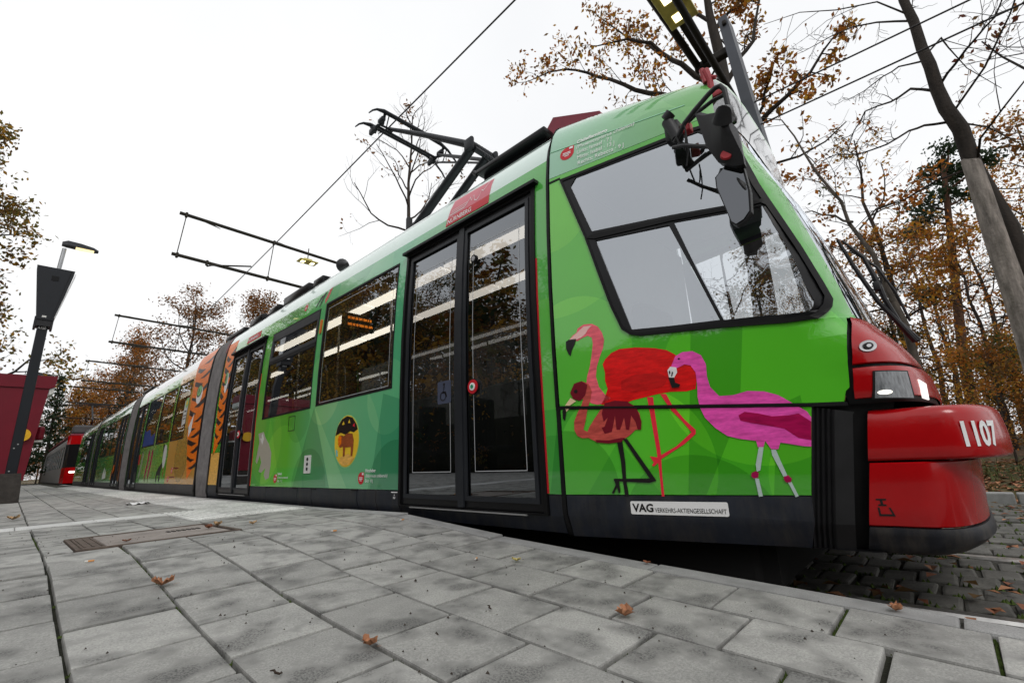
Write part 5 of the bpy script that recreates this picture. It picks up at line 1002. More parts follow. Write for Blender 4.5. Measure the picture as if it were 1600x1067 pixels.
tv, tf = text_mesh('A150', .02); wt = max(v[0] for v in tv); from_arrays('post_number', [(-.062 + v[0] / wt * .11, 12.4 - .077, zf + 3.19 + v[1] * .07) for v in tv], tf, MATS['white_print'], [c for c in lp.children if c.name.startswith('pole')][0])
wedge_lamp('small far lamp post showing above the dark red shelter wall', 30, (.05, .28))
# dark red shelter end wall
sh = empty('shelter_wall', (-.6, 14, .28)); tag(sh, 'dark red shelter wall with overhanging top behind the lamp post', 'shelter')
panel_m = mat('shelter_red', (.15, .005, .016), .45, var=.12, scale=3)
def szip(name, poly, y0, y1, mt, par=sh): return MB().prism(poly, 'Y', y0, y1).build(name, mt, par)
szip('wall_panel', [(-2.2, .66), (.19, .66), (.30, 2.55), (-2.2, 2.55)], 14.0, 14.12, panel_m); tp_ = szip('top_board', [(-2.2, 2.56), (.30, 2.56), (.385, 2.60), (.40, 2.83), (-2.2, 2.80)], 13.97, 14.6, panel_m)
szip('soffit', [(.305, 2.42), (.375, 2.46), (.385, 2.59), (.305, 2.55)], 14.0, 14.55, MATS['lightgrey']); szip('plinth', [(-2.2, .28), (.15, .28), (.17, .65), (-2.2, .65)], 14.02, 14.3, MATS['rough_concrete'])
MB().disc((.045, 13.99, 1.57), (0, -1, 0), .125, .05, 24).build('yellow_disc', mat('post_yellow', (.75, .42, .02), .4, var=.08), sh, 40)
b = MB(); b.box((.30, 14.25, 1.62), (.14, .3, .3), bev=.06); cb = b.build('machine_hood', panel_m, sh); MB().box((.29, 14.25, 1.455), (.14, .3, .03)).build('hood_base', MATS['lightgrey'], cb)
# litter on the paving
def leaf_mesh(name, mt, lobes=5, L_=.07, Wd=.042, curl=.012):
    V = [(0, -L_ * .5, .004)]; P = []; n = 16
    for i in range(n + 1):
        t = i / n; w_ = Wd * math.sin(math.pi * min(1, t * 1.02)) ** .7 * (1 + .32 * math.cos(2 * math.pi * lobes * t)) * .6; P.append((w_, -L_ * .5 + L_ * t))
    V = []; F = []
    for (w_, y) in P:
        z = .004 + curl * (abs(y) / L_) * 2; V += [(-w_, y, z + curl * random.uniform(.4, 1.2)), (0, y, z - .002), (w_, y, z + curl * random.uniform(.4, 1.2))]
    for i in range(n): F += [(3 * i, 3 * i + 1, 3 * i + 4, 3 * i + 3), (3 * i + 1, 3 * i + 2, 3 * i + 5, 3 * i + 4)]
    k = len(V); V += [(-.002, -L_ * .5, .004), (.002, -L_ * .5, .004), (.002, -L_ * .8, .01), (-.002, -L_ * .8, .01)]; F.append((k, k + 1, k + 2, k + 3))
    me = bpy.data.meshes.new(name); me.from_pydata(V, [], F); me.materials.append(mt); me.update(); return me
mat('leaf_tan', (.36, .17, .09), .8, var=.3, scale=40); mat('leaf_rust', (.22, .085, .045), .8, var=.3, scale=40); mat('leaf_yellow', (.52, .44, .17), .8, var=.2, scale=40); mat('leaf_buff', (.48, .32, .18), .8, var=.2, scale=40)
def drop(name, me, x, y, yaw, sc_, label, cat, group=None, dz=.003):
    o = bpy.data.objects.new(name, me); col.objects.link(o); sl = math.atan((zplat(y + .1) - zplat(y - .1)) / .2); o.location = (x, y, zplat(y) + dz); o.rotation_euler = (sl, 0, R(yaw)); o.scale = (sc_,) * 3; tag(o, label, cat, group); return o
for (x, y, yaw, s, c, lab) in ((.762, 1.30, 20, .72, 'leaf_tan', 'tan lobed oak leaf lying on the long joint near the bottom edge'), (.474, 2.381, 70, 1.05, 'leaf_tan', 'flat brown leaf lying across the joint below the inspection cover'), (1.422, .874, 110, 1.0, 'leaf_tan', 'curled pale brown oak leaf at a mossy joint below the flamingos'), (1.713, 1.618, 40, .62, 'leaf_yellow', 'pale yellow leaf on the paving below the tram door'),
    (1.22, 3.683, 100, .75, 'leaf_buff', 'curled buff leaf right of the inspection cover'), (1.067, 3.921, 30, .95, 'leaf_buff', 'buff leaf lying on the right end of the inspection cover'), (.98, 3.80, 130, .8, 'leaf_rust', 'brown leaf on the inspection cover beside the buff leaf'), (.084, 7.038, 60, 1.5, 'leaf_buff', 'broad pale leaf at the left edge near the lamp post'), (2.03, .24, 80, .7, 'leaf_tan', 'small orange leaf on the kerb at the right'), (2.07, 1.13, 10, .5, 'leaf_rust', 'tiny upturned leaf on the kerb under the tram'), (.52, 3.6, 70, .6, 'leaf_rust', 'dry brown leaf in the middle of the inspection cover')):
    drop('fallen_leaf', leaf_mesh('fallen_leaf', MATS[c], random.choice((4, 5, 6)), curl=random.uniform(.008, .018)), x, y, yaw, s, lab, 'leaf', 'single leaves fallen on the platform', .004)
mat('cork_paper', (.62, .28, .09), .8, var=.2, scale=200); mat('cig_paper', (.7, .68, .64), .8, var=.1)
for (x, y, yaw, lab) in ((1.438, 2.878, 75, 'orange tipped cigarette butt on the paving left of the tram door'), (1.62, 1.795, 125, 'cigarette butt on a slab in front of the tram door'), (.33, 3.038, 80, 'cigarette butt below the inspection cover'), (1.942, 2.904, 95, 'cigarette butt close to the kerb at the tram door')):
    b = MB(); b.tube([(0, 0, .005), (0, .022, .005)], .0042, 8, 0); b.tube([(0, .022, .005), (0, .034, .0055)], [.004, .0035], 8, 1); o = b.build('cigarette_butt', [MATS['cork_paper'], MATS['cig_paper']]); o.location = (x, y, zplat(y) + .003); o.rotation_euler = (0, 0, R(yaw)); tag(o, lab, 'cigarette butt', 'cigarette butts on the platform')
b = MB(); n = 9; V = [(.16 * (i / (n - 1) - .5), .07 * (j / 4 - .5) + .012 * math.sin(i * 1.7), .012 + .012 * math.sin(i * 2.1 + j) + .006 * math.cos(j * 3 + i)) for i in range(n) for j in range(5)]
o = from_arrays('paper_scrap', V, [(i * 5 + j, (i + 1) * 5 + j, (i + 1) * 5 + j + 1, i * 5 + j + 1) for i in range(n - 1) for j in range(4)], mat('paper', (.72, .72, .72), .8, var=.05)); o.location = (1.243, 8.2, zplat(8.2) + .004); o.scale = (1.6, 2.5, 1.2); tag(o, 'crumpled white paper scrap beside the tactile strip', 'paper')
for (x, y, yaw, lab) in ((1.19, 1.259, 60, 'short dark twig lying on a slab'), (.523, 1.332, 100, 'dark twig near the bottom edge of the paving')):
    o = MB().tube([(-.02, 0, .005), (-.005, .003, .006), (.008, -.002, .007), (.02, .002, .005)], [.0025, .003, .0025, .0015], 6).build('twig', mat('twig_bark', (.035, .022, .015), .9)); o.location = (x, y, zplat(y) + .003); o.rotation_euler = (0, 0, R(yaw)); tag(o, lab, 'twig', 'twigs on the paving')
# crumbs and grit (too small to count)
V = []; F = []
for k in range(420):
    y = rng.uniform(.2, 5.5); x = rng.uniform(0, 2.0); s = rng.uniform(.0012, .0045) * (1 if rng.random() < .93 else 1.7); z = zplat(y) + .003; i = len(V); a = rng.uniform(0, 3)
    V += [(x + s * math.cos(a + q * 2.09), y + s * math.sin(a + q * 2.09) * 1.3, z) for q in range(3)] + [(x, y, z + s * 1.2)]; F += [(i, i + 1, i + 3), (i + 1, i + 2, i + 3), (i + 2, i, i + 3)]
tag(from_arrays('grit', V, F, mat('grit', (.05, .04, .032), .9, var=.5, scale=300)), 'dark crumbs and grit scattered over the slabs', 'grit', kind='stuff')
# moss tufts in the joints
V = []; F = []
def tuft(x, y):
    z = zplat(y) - .018; i = len(V); s = rng.uniform(.002, .0055); h = rng.uniform(.004, .013)
    a = rng.uniform(0, 6); V.extend([(x + s * math.cos(a + q * 1.57), y + s * math.sin(a + q * 1.57), z) for q in range(4)] + [(x, y, z + h)]); F.extend([(i + q, i + (q + 1) % 4, i + 4) for q in range(4)])
for k in range(7):
    xx = 1.995 - PAVE_W * k
    for y in np.arange(.0, 6, .004):
        if noise.noise(Vector((xx * 3, y * 1.6, 1))) > .05 and rng.random() < .8: tuft(xx + rng.uniform(-.004, .004), y)
for k in range(7):
    xa = 1.995 - PAVE_W * (k + 1)
    for j in range(-5, 20):
        y = phase[k] + PAVE_L * j
        if 0 < y < 5 and not blocked(xa + .15, y) and noise.noise(Vector((xa * 5, y * 5, 4))) > .0:
            for x in np.arange(xa, xa + PAVE_W, .0035): tuft(x, y + rng.uniform(-.004, .004))
mossm = mat('moss', (.055, .085, .015), .95, var=.6, scale=60)
tag(from_arrays('moss', V, F, mossm), 'green moss growing in the joints between the slabs', 'moss', kind='stuff')

# ================================================================ OVERHEAD LINE
mat('ohl_tube', (.03, .027, .02), .6, .4, var=.25, scale=10); mat('ohl_dark', (.013, .010, .008), .7, var=.2); mat('mast_grey', (.075, .08, .095), .5, .2, var=.12, scale=3); mat('wire', (.03, .028, .028), .5, .6, var=0)
def bracket(y, label, front=False):
    t = empty('overhead_line_mast', (6.45, y, 0)); tag(t, label, 'mast', 'overhead line masts along the track')
    if not front:
        MB().tube([(6.45, y, .0), (6.45, y, 6.5)], [.1, .07], 12).build('mast', MATS['mast_grey'], t, 40)
        MB().tube([(1.80, y, 6.53), (6.4, y, 6.36)], .042, 8).build('upper_tube', MATS['ohl_tube'], t, 40); MB().tube([(1.76, y, 5.49), (6.4, y, 5.34)], .042, 8).build('lower_tube', MATS['ohl_tube'], t, 40)
        for x in (1.93, 3.88): MB().tube([(x, y, 6.5 - (x - 1.8) * .03), (x - .08, y, 5.47 - (x - 1.8) * .03)], .010, 6).build('hanger', MATS['ohl_tube'], t)
        b = MB()
        for x, z in ((1.93, 6.52), (1.86, 5.48), (3.88, 6.45), (3.8, 5.42), (2.45, 5.46)): b.box((x, y, z), (.05, .1, .12), bev=.015)
        b.build('clamp', MATS['ohl_tube'], t)
        MB().tube([(2.45, y - .05, 5.36), (2.5, y - .25, 5.33), (3.14, y - .9, 5.27)], .018, 6).build('registration_arm', MATS['ohl_tube'], t)
        MB().tube([(1.95, y, 6.55), (2.25, y + .1, 6.56), (2.7, y + .3, 6.56)], [.012, .028, .008], 6).build('insulator', MATS['ohl_tube'], t); MB().tube([(3.9, y, 6.5), (4.1, y + .1, 6.52), (4.5, y + .3, 6.58)], [.012, .028, .008], 6).build('insulator', MATS['ohl_tube'], t)
    else:
        b = MB(); V = []
        for z, yc, hw in ((0, .72, .085), (4.8, 1.10, .072), (6.95, 1.24, .062)): V += [(6.3, yc - hw, z), (6.62, yc - hw, z), (6.62, yc + hw, z), (6.3, yc + hw, z)]
        b.add(V, [(0, 1, 5, 4), (1, 2, 6, 5), (2, 3, 7, 6), (3, 0, 4, 7), (4, 5, 9, 8), (5, 6, 10, 9), (6, 7, 11, 10), (7, 4, 8, 11), (8, 9, 10, 11)]); b.build('mast', MATS['mast_grey'], t)
        MB().tube([(1.8, 1.74, 6.5), (6.4, 1.70, 6.42)], .052, 10).build('upper_tube', MATS['ohl_dark'], t, 40); MB().tube([(1.8, 1.55, 6.5), (6.4, 1.57, 6.42)], .052, 10).build('upper_tube', MATS['ohl_dark'], t, 40); MB().tube([(1.8, 1.19, 5.5), (6.4, 1.26, 5.42)], .042, 10).build('lower_tube', MATS['ohl_dark'], t, 40)
        b = MB(); b.box((6.4, 1.5, 6.4), (.12, .5, .12), bev=.02); b.box((6.3, 1.22, 6.8), (.08, .06, .08), bev=.02); b.box((5.2, 1.64, 6.44), (.08, .24, .08), bev=.02); b.build('clamp', MATS['ohl_dark'], t)
    return t
bracket(1.5, 'grey tapered mast with three dark cantilever tubes rising above the tram cab', True)
bracket(12, 'nearest two-tube cantilever left of the pantograph'); bracket(22, 'second two-tube cantilever over the middle of the tram'); bracket(32, 'third two-tube cantilever near the tail of the green tram'); bracket(42, 'fourth cantilever above the red tram'); bracket(53, 'farthest cantilever behind the red tram')
pts = [Vector((2.5, -14, 5.28)), Vector((2.70, -4, 5.26)), Vector((2.80, 1.2, 5.25)), Vector((2.845, 2.41, 5.25)), Vector((2.92, 4.8, 5.245)), Vector((3.10, 9.5, 5.25)), Vector((3.18, 12.0, 5.25)), Vector((3.3, 16.3, 5.245)), Vector((3.3, 22, 5.1)), Vector((3.3, 32, 4.95)), Vector((3.3, 60, 4.9))]
tag(MB().tube(pts, .0095, 6).build('contact_wire', MATS['wire']), 'long contact wire running above the tram to the pantograph', 'wire')
for a, c, lab in (((6.4, 1.2, 5.37), (6.4, -9, 5.15), 'upper feeder wire stretched right from the grey mast'), ((6.4, 1.2, 4.99), (6.4, -9, 5.0), 'lower feeder wire stretched right from the grey mast')):
    tag(MB().tube(sagwire(a, c, .05), .011, 6).build('feeder_wire', MATS['wire']), lab, 'wire', 'feeder wires at the mast')
mat('flood_metal', (.55, .48, .14), .4, .3, var=.2)
flood_on = mat('flood_on', (.95, .85, .6), .4, var=0, emit=(1, .84, .45), es=4.)
for (x, y, z, s, lab) in ((4.72, 1.40, 5.92, 1.45, 'lit twin floodlight above the tram cab'), (4.5, 11.3, 5.83, 1.1, 'lit floodlight hanging at the nearest cantilever'), (4.9, 21.3, 5.1, 1.2, 'lit floodlight above the joint of the tram'), (4.9, 31.3, 5.0, 1.2, 'farthest lit floodlight above the tram roof')):
    t = empty('floodlight', (x, y, z)); tag(t, lab, 'floodlight', 'floodlights hung over the track')
    b = MB(); b.box((x, y, z + .02), (.42 * s, .24 * s, .03), bev=.008); b.box((x, y, z + .07), (.2 * s, .1 * s, .07), bev=.02); b.build('housing', MATS['flood_metal'], t); b = MB(); b.tube([(x, y, z + .08), (x + .05, y + .1, z + .45)], .012, 6); b.build('stem', MATS['ohl_tube'], t)
    for d in (-1, 1): MB().box((x + d * .11 * s, y, z + .003), (.085 * s, .12 * s, .008), bev=.003).build('lit_panel', flood_on, t)
# ================================================================ TREES
def bark(name, c, var=.35): return mat(name, c, .95, var=max(.45, var), scale=7, bump=.9, bscale=26, stretch=(1.6, 1.6, .35), dirt=((c[0] * .35, c[1] * .35, c[2] * .3), .75))
bark('bark_dark', (.028, .022, .018)); bark('bark_grey', (.085, .072, .06)); bark('bark_pine', (.10, .048, .028)); bark('bark_dead', (.21, .185, .165), .7); bark('bark_twig', (.045, .034, .028))
def leafm(name, c, var=.4):
    m = mat(name, c, .7, var=var, scale=1.6); nt = m.node_tree; p = nt.nodes['Principled BSDF']; tr = N(nt, 'ShaderNodeBsdfTranslucent'); mi = N(nt, 'ShaderNodeMixShader'); mi.inputs[0].default_value = .45
    src = p.inputs['Base Color'].links[0].from_socket; nt.links.new(src, tr.inputs[0]); nt.links.new(p.outputs[0], mi.inputs[1]); nt.links.new(tr.outputs[0], mi.inputs[2]); nt.links.new(mi.outputs[0], nt.nodes['Material Output'].inputs[0]); return m
leafm('fol_orange', (.42, .15, .022)); leafm('fol_rust', (.26, .10, .02)); leafm('fol_gold', (.45, .24, .03)); leafm('fol_olive', (.15, .125, .028)); leafm('fol_brown', (.16, .09, .034)); leafm('fol_pine', (.028, .05, .022)); leafm('fol_red', (.12, .03, .015)); leafm('fol_green', (.06, .075, .02))
class Tree:
    def __init__(s, seed): s.r = np.random.default_rng(seed); s.br = []; s.tips = []
    def limb(s, pts, r0, r1): s.br.append((np.array(pts, float), r0, r1)); return s
    def grow(s, p, d, L, r, level, maxl, spread=.9, up=.15, kids=(6, 5, 4), wob=.22, leafstart=1):
        n = max(3, int(4 + L * .8)) if level < 2 else 4; P = [p]; d = d / np.linalg.norm(d)
        for i in range(n):
            d = d + s.r.normal(0, wob, 3) + np.array([0, 0, up * .3]); d /= np.linalg.norm(d); P.append(P[-1] + d * L / n)
        P = np.array(P); s.br.append((P, r, max(r * .3, .003)))
        if level >= maxl:
            for q in P[1:]: s.tips.append(q)
            return
        k = kids[min(level, len(kids) - 1)]; s.kids_on(P, r, L, k, level, maxl, spread, up, kids, wob)
    def kids_on(s, P, r, L, k, level, maxl, spread, up, kids, wob, t0=.25):
        n = len(P) - 1
        for j in range(k):
            t = t0 + (1 - t0) * (j + s.r.random()) / k; i = min(int(t * n), n - 1); f = t * n - i; p = P[i] * (1 - f) + P[i + 1] * f; d = P[i + 1] - P[i]; d = d / (np.linalg.norm(d) + 1e-9)
            u = s.r.normal(0, 1, 3); u -= d * (u @ d); u /= np.linalg.norm(u) + 1e-9
            nd = d * .55 + u * spread + np.array([0, 0, up]); s.grow(p, nd, L * s.r.uniform(.38, .62) * (1.15 - .45 * t), max(r * .42 * (1.1 - .5 * t), .003), level + 1, maxl, spread, up, kids, wob)
    def wood(s, sides=5):
        VV = []; FF = []; base = 0
        for P, r0, r1 in s.br:
            n = len(P); k = sides if r0 > .03 else 3
            if r0 > .1: k = 9
            T = np.gradient(P, axis=0); T /= np.linalg.norm(T, axis=1, keepdims=True) + 1e-9
            ref = np.array([.31, .52, .79]); U = np.cross(T, ref); U /= np.linalg.norm(U, axis=1, keepdims=True) + 1e-9; W = np.cross(T, U)
            rad = np.linspace(r0, r1, n)[:, None, None]; a = np.arange(k) * 2 * np.pi / k
            ring = P[:, None, :] + rad * (U[:, None, :] * np.cos(a)[None, :, None] + W[:, None, :] * np.sin(a)[None, :, None]); VV.append(ring.reshape(-1, 3))
            i = np.arange(n - 1)[:, None] * k + base; j = np.arange(k)[None, :]; j2 = (j + 1) % k
            FF.append(np.stack([i + j, i + j2, i + k + j2, i + k + j], -1).reshape(-1, 4)); base += n * k
        return np.concatenate(VV), np.concatenate(FF)
    def leaves(s, per, size, jit, keep=1.0, zbias=None):
        T = np.array(s.tips)
        if len(T) == 0: return np.zeros((0, 3)), np.zeros((0, 4), int)
        if keep < 1:
            # leaves hang on in clumps: keep tips by smooth noise
            h = np.array([noise.noise(Vector(q * .55)) for q in T]); T = T[h > np.quantile(h, 1 - keep)]
        C = np.repeat(T, per, 0) + s.r.normal(0, jit, (len(T) * per, 3)); n = len(C)
        A = s.r.normal(0, 1, (n, 3)); A /= np.linalg.norm(A, axis=1, keepdims=True); B = s.r.normal(0, 1, (n, 3)); B -= A * (A * B).sum(1, keepdims=True); B /= np.linalg.norm(B, axis=1, keepdims=True)
        S = size * s.r.uniform(.6, 1.3, (n, 1)); V = np.stack([C - A * S, C + B * S * .55 + A * S * .1, C + A * S, C - B * S * .55 + A * S * .1], 1).reshape(-1, 3)
        return V, np.arange(n * 4).reshape(n, 4)
def plant_tree(name, label, tr, base, barkm, leafmats, per=3, size=.07, jit=.12, keep=1., cat='tree', group=None):
    t = empty(name, base); tag(t, label, cat, group)
    V, F = tr.wood(); quads_np('trunk', V, F, MATS[barkm], t)
    if per > 0 and tr.tips:
        V, F = tr.leaves(per, size, jit, keep)
        if len(F): quads_np('crown', V, F, [MATS[m] for m in leafmats], t, fm=tr.r.integers(0, len(leafmats), len(F)))
    return t
def auto_tree(seed, base, H, r, first=.35, n=12, blen=.3, maxl=3, spread=.9, up=.2, kids=(6, 5, 4), lean_=(0, 0), wob=.2):
    tr = Tree(seed); b = np.array(base, float); P = [b]; m = 9
    for i in range(m): P.append(b + np.array([lean_[0] * (i + 1) / m + tr.r.normal(0, .012) * H * .4, lean_[1] * (i + 1) / m + tr.r.normal(0, .012) * H * .4, H * (i + 1) / m]))
    P = np.array(P); tr.limb(P, r, r * .12)
    for k in range(n):
        t = first + (1 - first) * (k + tr.r.random() * .8) / n; i = min(int(t * m), m - 1); p = P[i] + (P[i + 1] - P[i]) * (t * m - i); a = k * 2.4 + tr.r.normal(0, .4)
        d = np.array([math.cos(a), math.sin(a), .35 + .5 * t]); tr.grow(p, d, H * blen * (1.15 - .75 * (t - first) / (1 - first)), r * .42 * (1.1 - t * .8), 1, maxl, spread, up, kids, wob)
    return tr
def from_limbs(seed, limbs, L2, maxl=3, spread=.8, up=.05, kids=(7, 5, 4), wob=.22):
    tr = Tree(seed)
    for P, r0, r1, k in limbs:
        # smooth the polyline and let it leave the drawing plane
        P = np.array(P, float); Q = [P[0]]
        for a, b in zip(P, P[1:]):
            mid = (a + b) / 2 + tr.r.normal(0, .03, 3) * np.linalg.norm(b - a) * np.array([3, 1, 1]); Q += [mid, b]
        Q = np.array(Q); tr.limb(Q, r0, r1); tr.kids_on(Q, r0 * (.38 if r0 > .09 else .8), np.linalg.norm(Q[-1] - Q[0]) * L2, k, 1, maxl, spread, up, kids, wob, .3 if r1 < .08 else .55)
        if r1 < .05: tr.grow(Q[-1], Q[-1] - Q[-2], np.linalg.norm(Q[-1] - Q[0]) * L2 * .5, r1, 2, maxl, spread, up, kids, wob)
    return tr
def wob_x(P, amp): return [(x + amp * k / max(1, len(P) - 1), y, z) for k, (x, y, z) in enumerate(P)]
# oak with hanging-on orange leaves behind the cab
X = 12.
oak = [([(X, 2.75, .2), (X, 2.65, 4), (X, 2.594, 7.075), (X, 2.532, 8.985), (X, 2.603, 10.703), (X, 2.629, 12.284), (X, 2.637, 13.467), (X, 2.549, 15.8)], .30, .06, 6)]
def lim(P, r0, dx, k=9): oak.append((wob_x([(X, a, b) for a, b in P], dx), r0, .02, k))
lim([(2.6, 8.9), (2.731, 9.309), (3.353, 10.229), (4.269, 10.932), (4.909, 11.42), (5.617, 12.211), (6.337, 12.879), (7.082, 13.441), (8.214, 13.779)], .11, -1.2, 15)
lim([(2.633, 10.508), (3.239, 11.016), (3.744, 11.811), (4.207, 12.657), (4.848, 13.165), (5.766, 13.458)], .10, -1.0, 12); lim([(4.207, 12.657), (4.677, 13.624), (5.291, 14.377), (6.374, 16.321)], .06, .4, 10)
lim([(2.589, 8.618), (2.066, 8.904), (1.308, 9.397), (.739, 9.831), (.1, 10.6)], .09, .6, 7); lim([(2.555, 10.454), (2.191, 11.16), (1.789, 11.606), (1.604, 12.554), (1.3, 14)], .08, .8, 9); lim([(2.066, 8.904), (1.698, 9.462), (1.364, 9.93)], .045, -.4, 3)
lim([(2.7, 9.6), (3.6, 10.2), (4.6, 10.5), (5.6, 10.6)], .07, 1.5, 9); lim([(2.63, 12.2), (2.2, 13.2), (1.2, 14.2)], .06, 1.2, 9); lim([(2.63, 12.6), (3.3, 14), (4, 16)], .06, -.6, 9)
plant_tree('oak_tree', 'oak with clinging orange leaves spreading behind the tram cab', from_limbs(11, oak, .34, 3, .85, .05, (7, 5, 4)), (X, 2.75, .2), 'bark_dark', ['fol_orange', 'fol_rust', 'fol_brown', 'fol_gold'], 4, .075, .13, .8)
# tall bare tree at the right
X = 9.; T2 = [([(X, -1.45, .1), (X, -1.3, 1.4), (X, -1.159, 2.76), (X, -1.087, 4.061), (X, -1.032, 5.145), (X, -.927, 5.93), (X, -.908, 6.743), (X, -.877, 7.752), (X, -.909, 9.2), (X, -.8, 11)], .15, .035, 8)]
def lim2(P, r0, dx, k=7): T2.append((wob_x([(X, a, b) for a, b in P], dx), r0 * .42, .006, k + 3))
lim2([(-.924, 5.896), (-.661, 6.209), (-.394, 6.215), (-.051, 6.326), (.16, 6.135), (.349, 5.807)], .065, .7, 8); lim2([(-.957, 5.97), (-1.17, 6.15), (-1.442, 6.357), (-1.66, 6.48), (-1.87, 6.875), (-2.3, 7.4)], .06, -.5, 8); lim2([(-.932, 5.33), (-.671, 5.371), (-.485, 5.326), (-.195, 5.191), (.148, 5.156), (.424, 5.249), (.623, 5.174)], .055, -.6, 9)
lim2([(-.853, 6.508), (-.601, 6.681), (-.391, 6.718), (-.115, 6.69), (.128, 6.752)], .045, .5, 7); lim2([(-1.051, 5.239), (-1.301, 5.073), (-1.446, 4.9), (-1.587, 4.722), (-2, 4.7)], .04, .4, 6); lim2([(-.88, 7.3), (-.5, 7.7), (.1, 8.0), (.6, 8.1)], .05, .4, 8); lim2([(-.9, 8), (-1.3, 8.4), (-1.9, 8.6)], .045, -.4, 7)
plant_tree('bare_tree', 'tall nearly bare dark tree leaning at the right, behind the dead trunk', from_limbs(5, T2, .5, 3, .8, -.06, (8, 7, 5), .26), (X, -1.45, .1), 'bark_dark', ['fol_rust', 'fol_brown'], 1, .045, .08, .12)
# dead snapped trunk in front of it
st = empty('dead_trunk', (8.6, -.98, .05)); tag(st, 'pale dead tree trunk snapped off at the top, at the right edge', 'tree trunk')
V = []; F = []; n = 16
for i in range(15):
    t = i / 14; z = .05 + 4.36 * t; cyy = -.98 + .0 * t; rr_ = .16 - .065 * t + (.06 * (1 - t) ** 6)
    for k in range(n):
        a = 2 * math.pi * k / n; q_ = rr_ * (1 + .16 * noise.noise(Vector((math.cos(a) * 1.5, math.sin(a) * 1.5, z * .6)))); V.append((8.6 + q_ * math.cos(a), cyy + q_ * math.sin(a), z + (.10 * noise.noise(Vector((math.cos(a) * 2, math.sin(a) * 2, 3))) + .06 * math.sin(a) if i == 14 else 0)))
for i in range(14):
    for k in range(n): F.append((i * n + k, i * n + (k + 1) % n, (i + 1) * n + (k + 1) % n, (i + 1) * n + k))
F.append(tuple(14 * n + k for k in range(n))); from_arrays('trunk', V, F, MATS['bark_dead'], st, smooth=60)
# slender leaning tree
X = 12.; T5 = [([(X, .3, .2), (X, .19, 1.5), (X, .211, 2.598), (X, .259, 3.273), (X, .389, 4.12), (X, .522, 4.866), (X, .738, 5.962), (X, 1.195, 7.465), (X, 1.5, 8.6)], .095, .014, 10)]
def lim5(P, r0, k=6): T5.append((wob_x([(X, a, b) for a, b in P], .5), r0 * .7, .006, k + 2))
lim5([(.545, 5.197), (.191, 5.607), (-.263, 5.723), (-.6, 6.1)], .035); lim5([(.628, 5.403), (.912, 5.745), (1.34, 6.114), (1.7, 6.2)], .045, 8); lim5([(.495, 4.42), (.865, 4.823), (1.117, 5.088), (1.5, 5.2)], .03, 8); lim5([(.7, 5.9), (1.0, 6.6), (1.2, 6.9), (1.7, 7.3)], .03, 8); lim5([(.3, 3.5), (.0, 4.0), (-.3, 4.7)], .025)
plant_tree('slender_tree', 'slender leaning tree with few orange leaves right of the cab', from_limbs(21, T5, .5, 3, .8, .0, (5, 4, 3)), (X, .3, .2), 'bark_grey', ['fol_orange', 'fol_rust'], 2, .06, .08, .4)
# pine
X = 20.; pn = Tree(31); pn.limb([(X, -.6, .4), (X, -.786, 3.052), (X, -1.164, 5.958), (X, -1.522, 8.598), (X, -1.7, 9.9)], .17, .05)
PT = []
for (a, z, rr_) in ((-.756, 7.851, .55), (-1.406, 8.652, .6), (-2.036, 9.429, .7), (-1.709, 9.355, .7), (-1.02, 8.343, .55), (-.45, 7.5, .5), (-.35, 5.06, .42), (-1.972, 8.5, .5), (-1.9, 10.1, .6), (-1.4, 9.7, .55), (-2.5, 9.0, .5)):
    c = np.array([X + pn.r.normal(0, .4), a, z]); i0 = np.array([X, -1.3 - (z - 7) * .12, min(z - .4, 9.3)]) if z > 6 else np.array([X, -1.05, 4.9]); pn.limb([i0, (i0 + c) / 2 + np.array([0, 0, -.05]), c], .05, .015)
    for q_ in range(38): pn.tips.append(c + pn.r.normal(0, 1, 3) * np.array([rr_, rr_, rr_ * .42]) * .42)
plant_tree('pine_tree', 'dark green pine with a tufted crown among the autumn trees at the right', pn, (X, -.6, .4), 'bark_pine', ['fol_pine'], 9, .07, .10, 1.)
# beech saplings with orange leaves on the right
for i, (x, y, H, r, sd, lab, lm) in enumerate(((15, -1.0, 5.2, .07, 41, 'orange beech sapling just right of the slender tree', ['fol_orange', 'fol_gold', 'fol_brown']), (17, -3.2, 7.8, .11, 42, 'taller orange beech behind the dead trunk', ['fol_orange', 'fol_rust', 'fol_gold']), (18, .6, 6.6, .09, 43, 'golden beech between the wipers and the pine', ['fol_gold', 'fol_orange', 'fol_brown']), (22, -3.8, 10.5, .15, 44, 'tall beech with golden leaves beside the pine crown', ['fol_orange', 'fol_gold', 'fol_brown']), (13.5, -3.0, 5.4, .07, 45, 'low golden beech at the right edge behind the nose', ['fol_gold', 'fol_orange', 'fol_green']), (25, -.6, 8.5, .12, 46, 'thin rusty beech far behind the red nose', ['fol_rust', 'fol_orange']))):
    plant_tree('beech_tree', lab, auto_tree(sd, (x, y, .35), H, r, .12, 20, .30, 3, .9, .05, (5, 4, 3)), (x, y, .35), 'bark_twig', lm, 6, .055, .16, .62, group='autumn beeches right of the tram')
plant_tree('red_oak', 'dark red leaved branch tree at the top right corner', auto_tree(47, (10.5, -3.5, .3), 11, .14, .4, 16, .26, 3, .9, .0, (5, 4, 3)), (10.5, -3.5, .3), 'bark_dark', ['fol_red', 'fol_rust', 'fol_brown'], 2, .06, .1, .35)
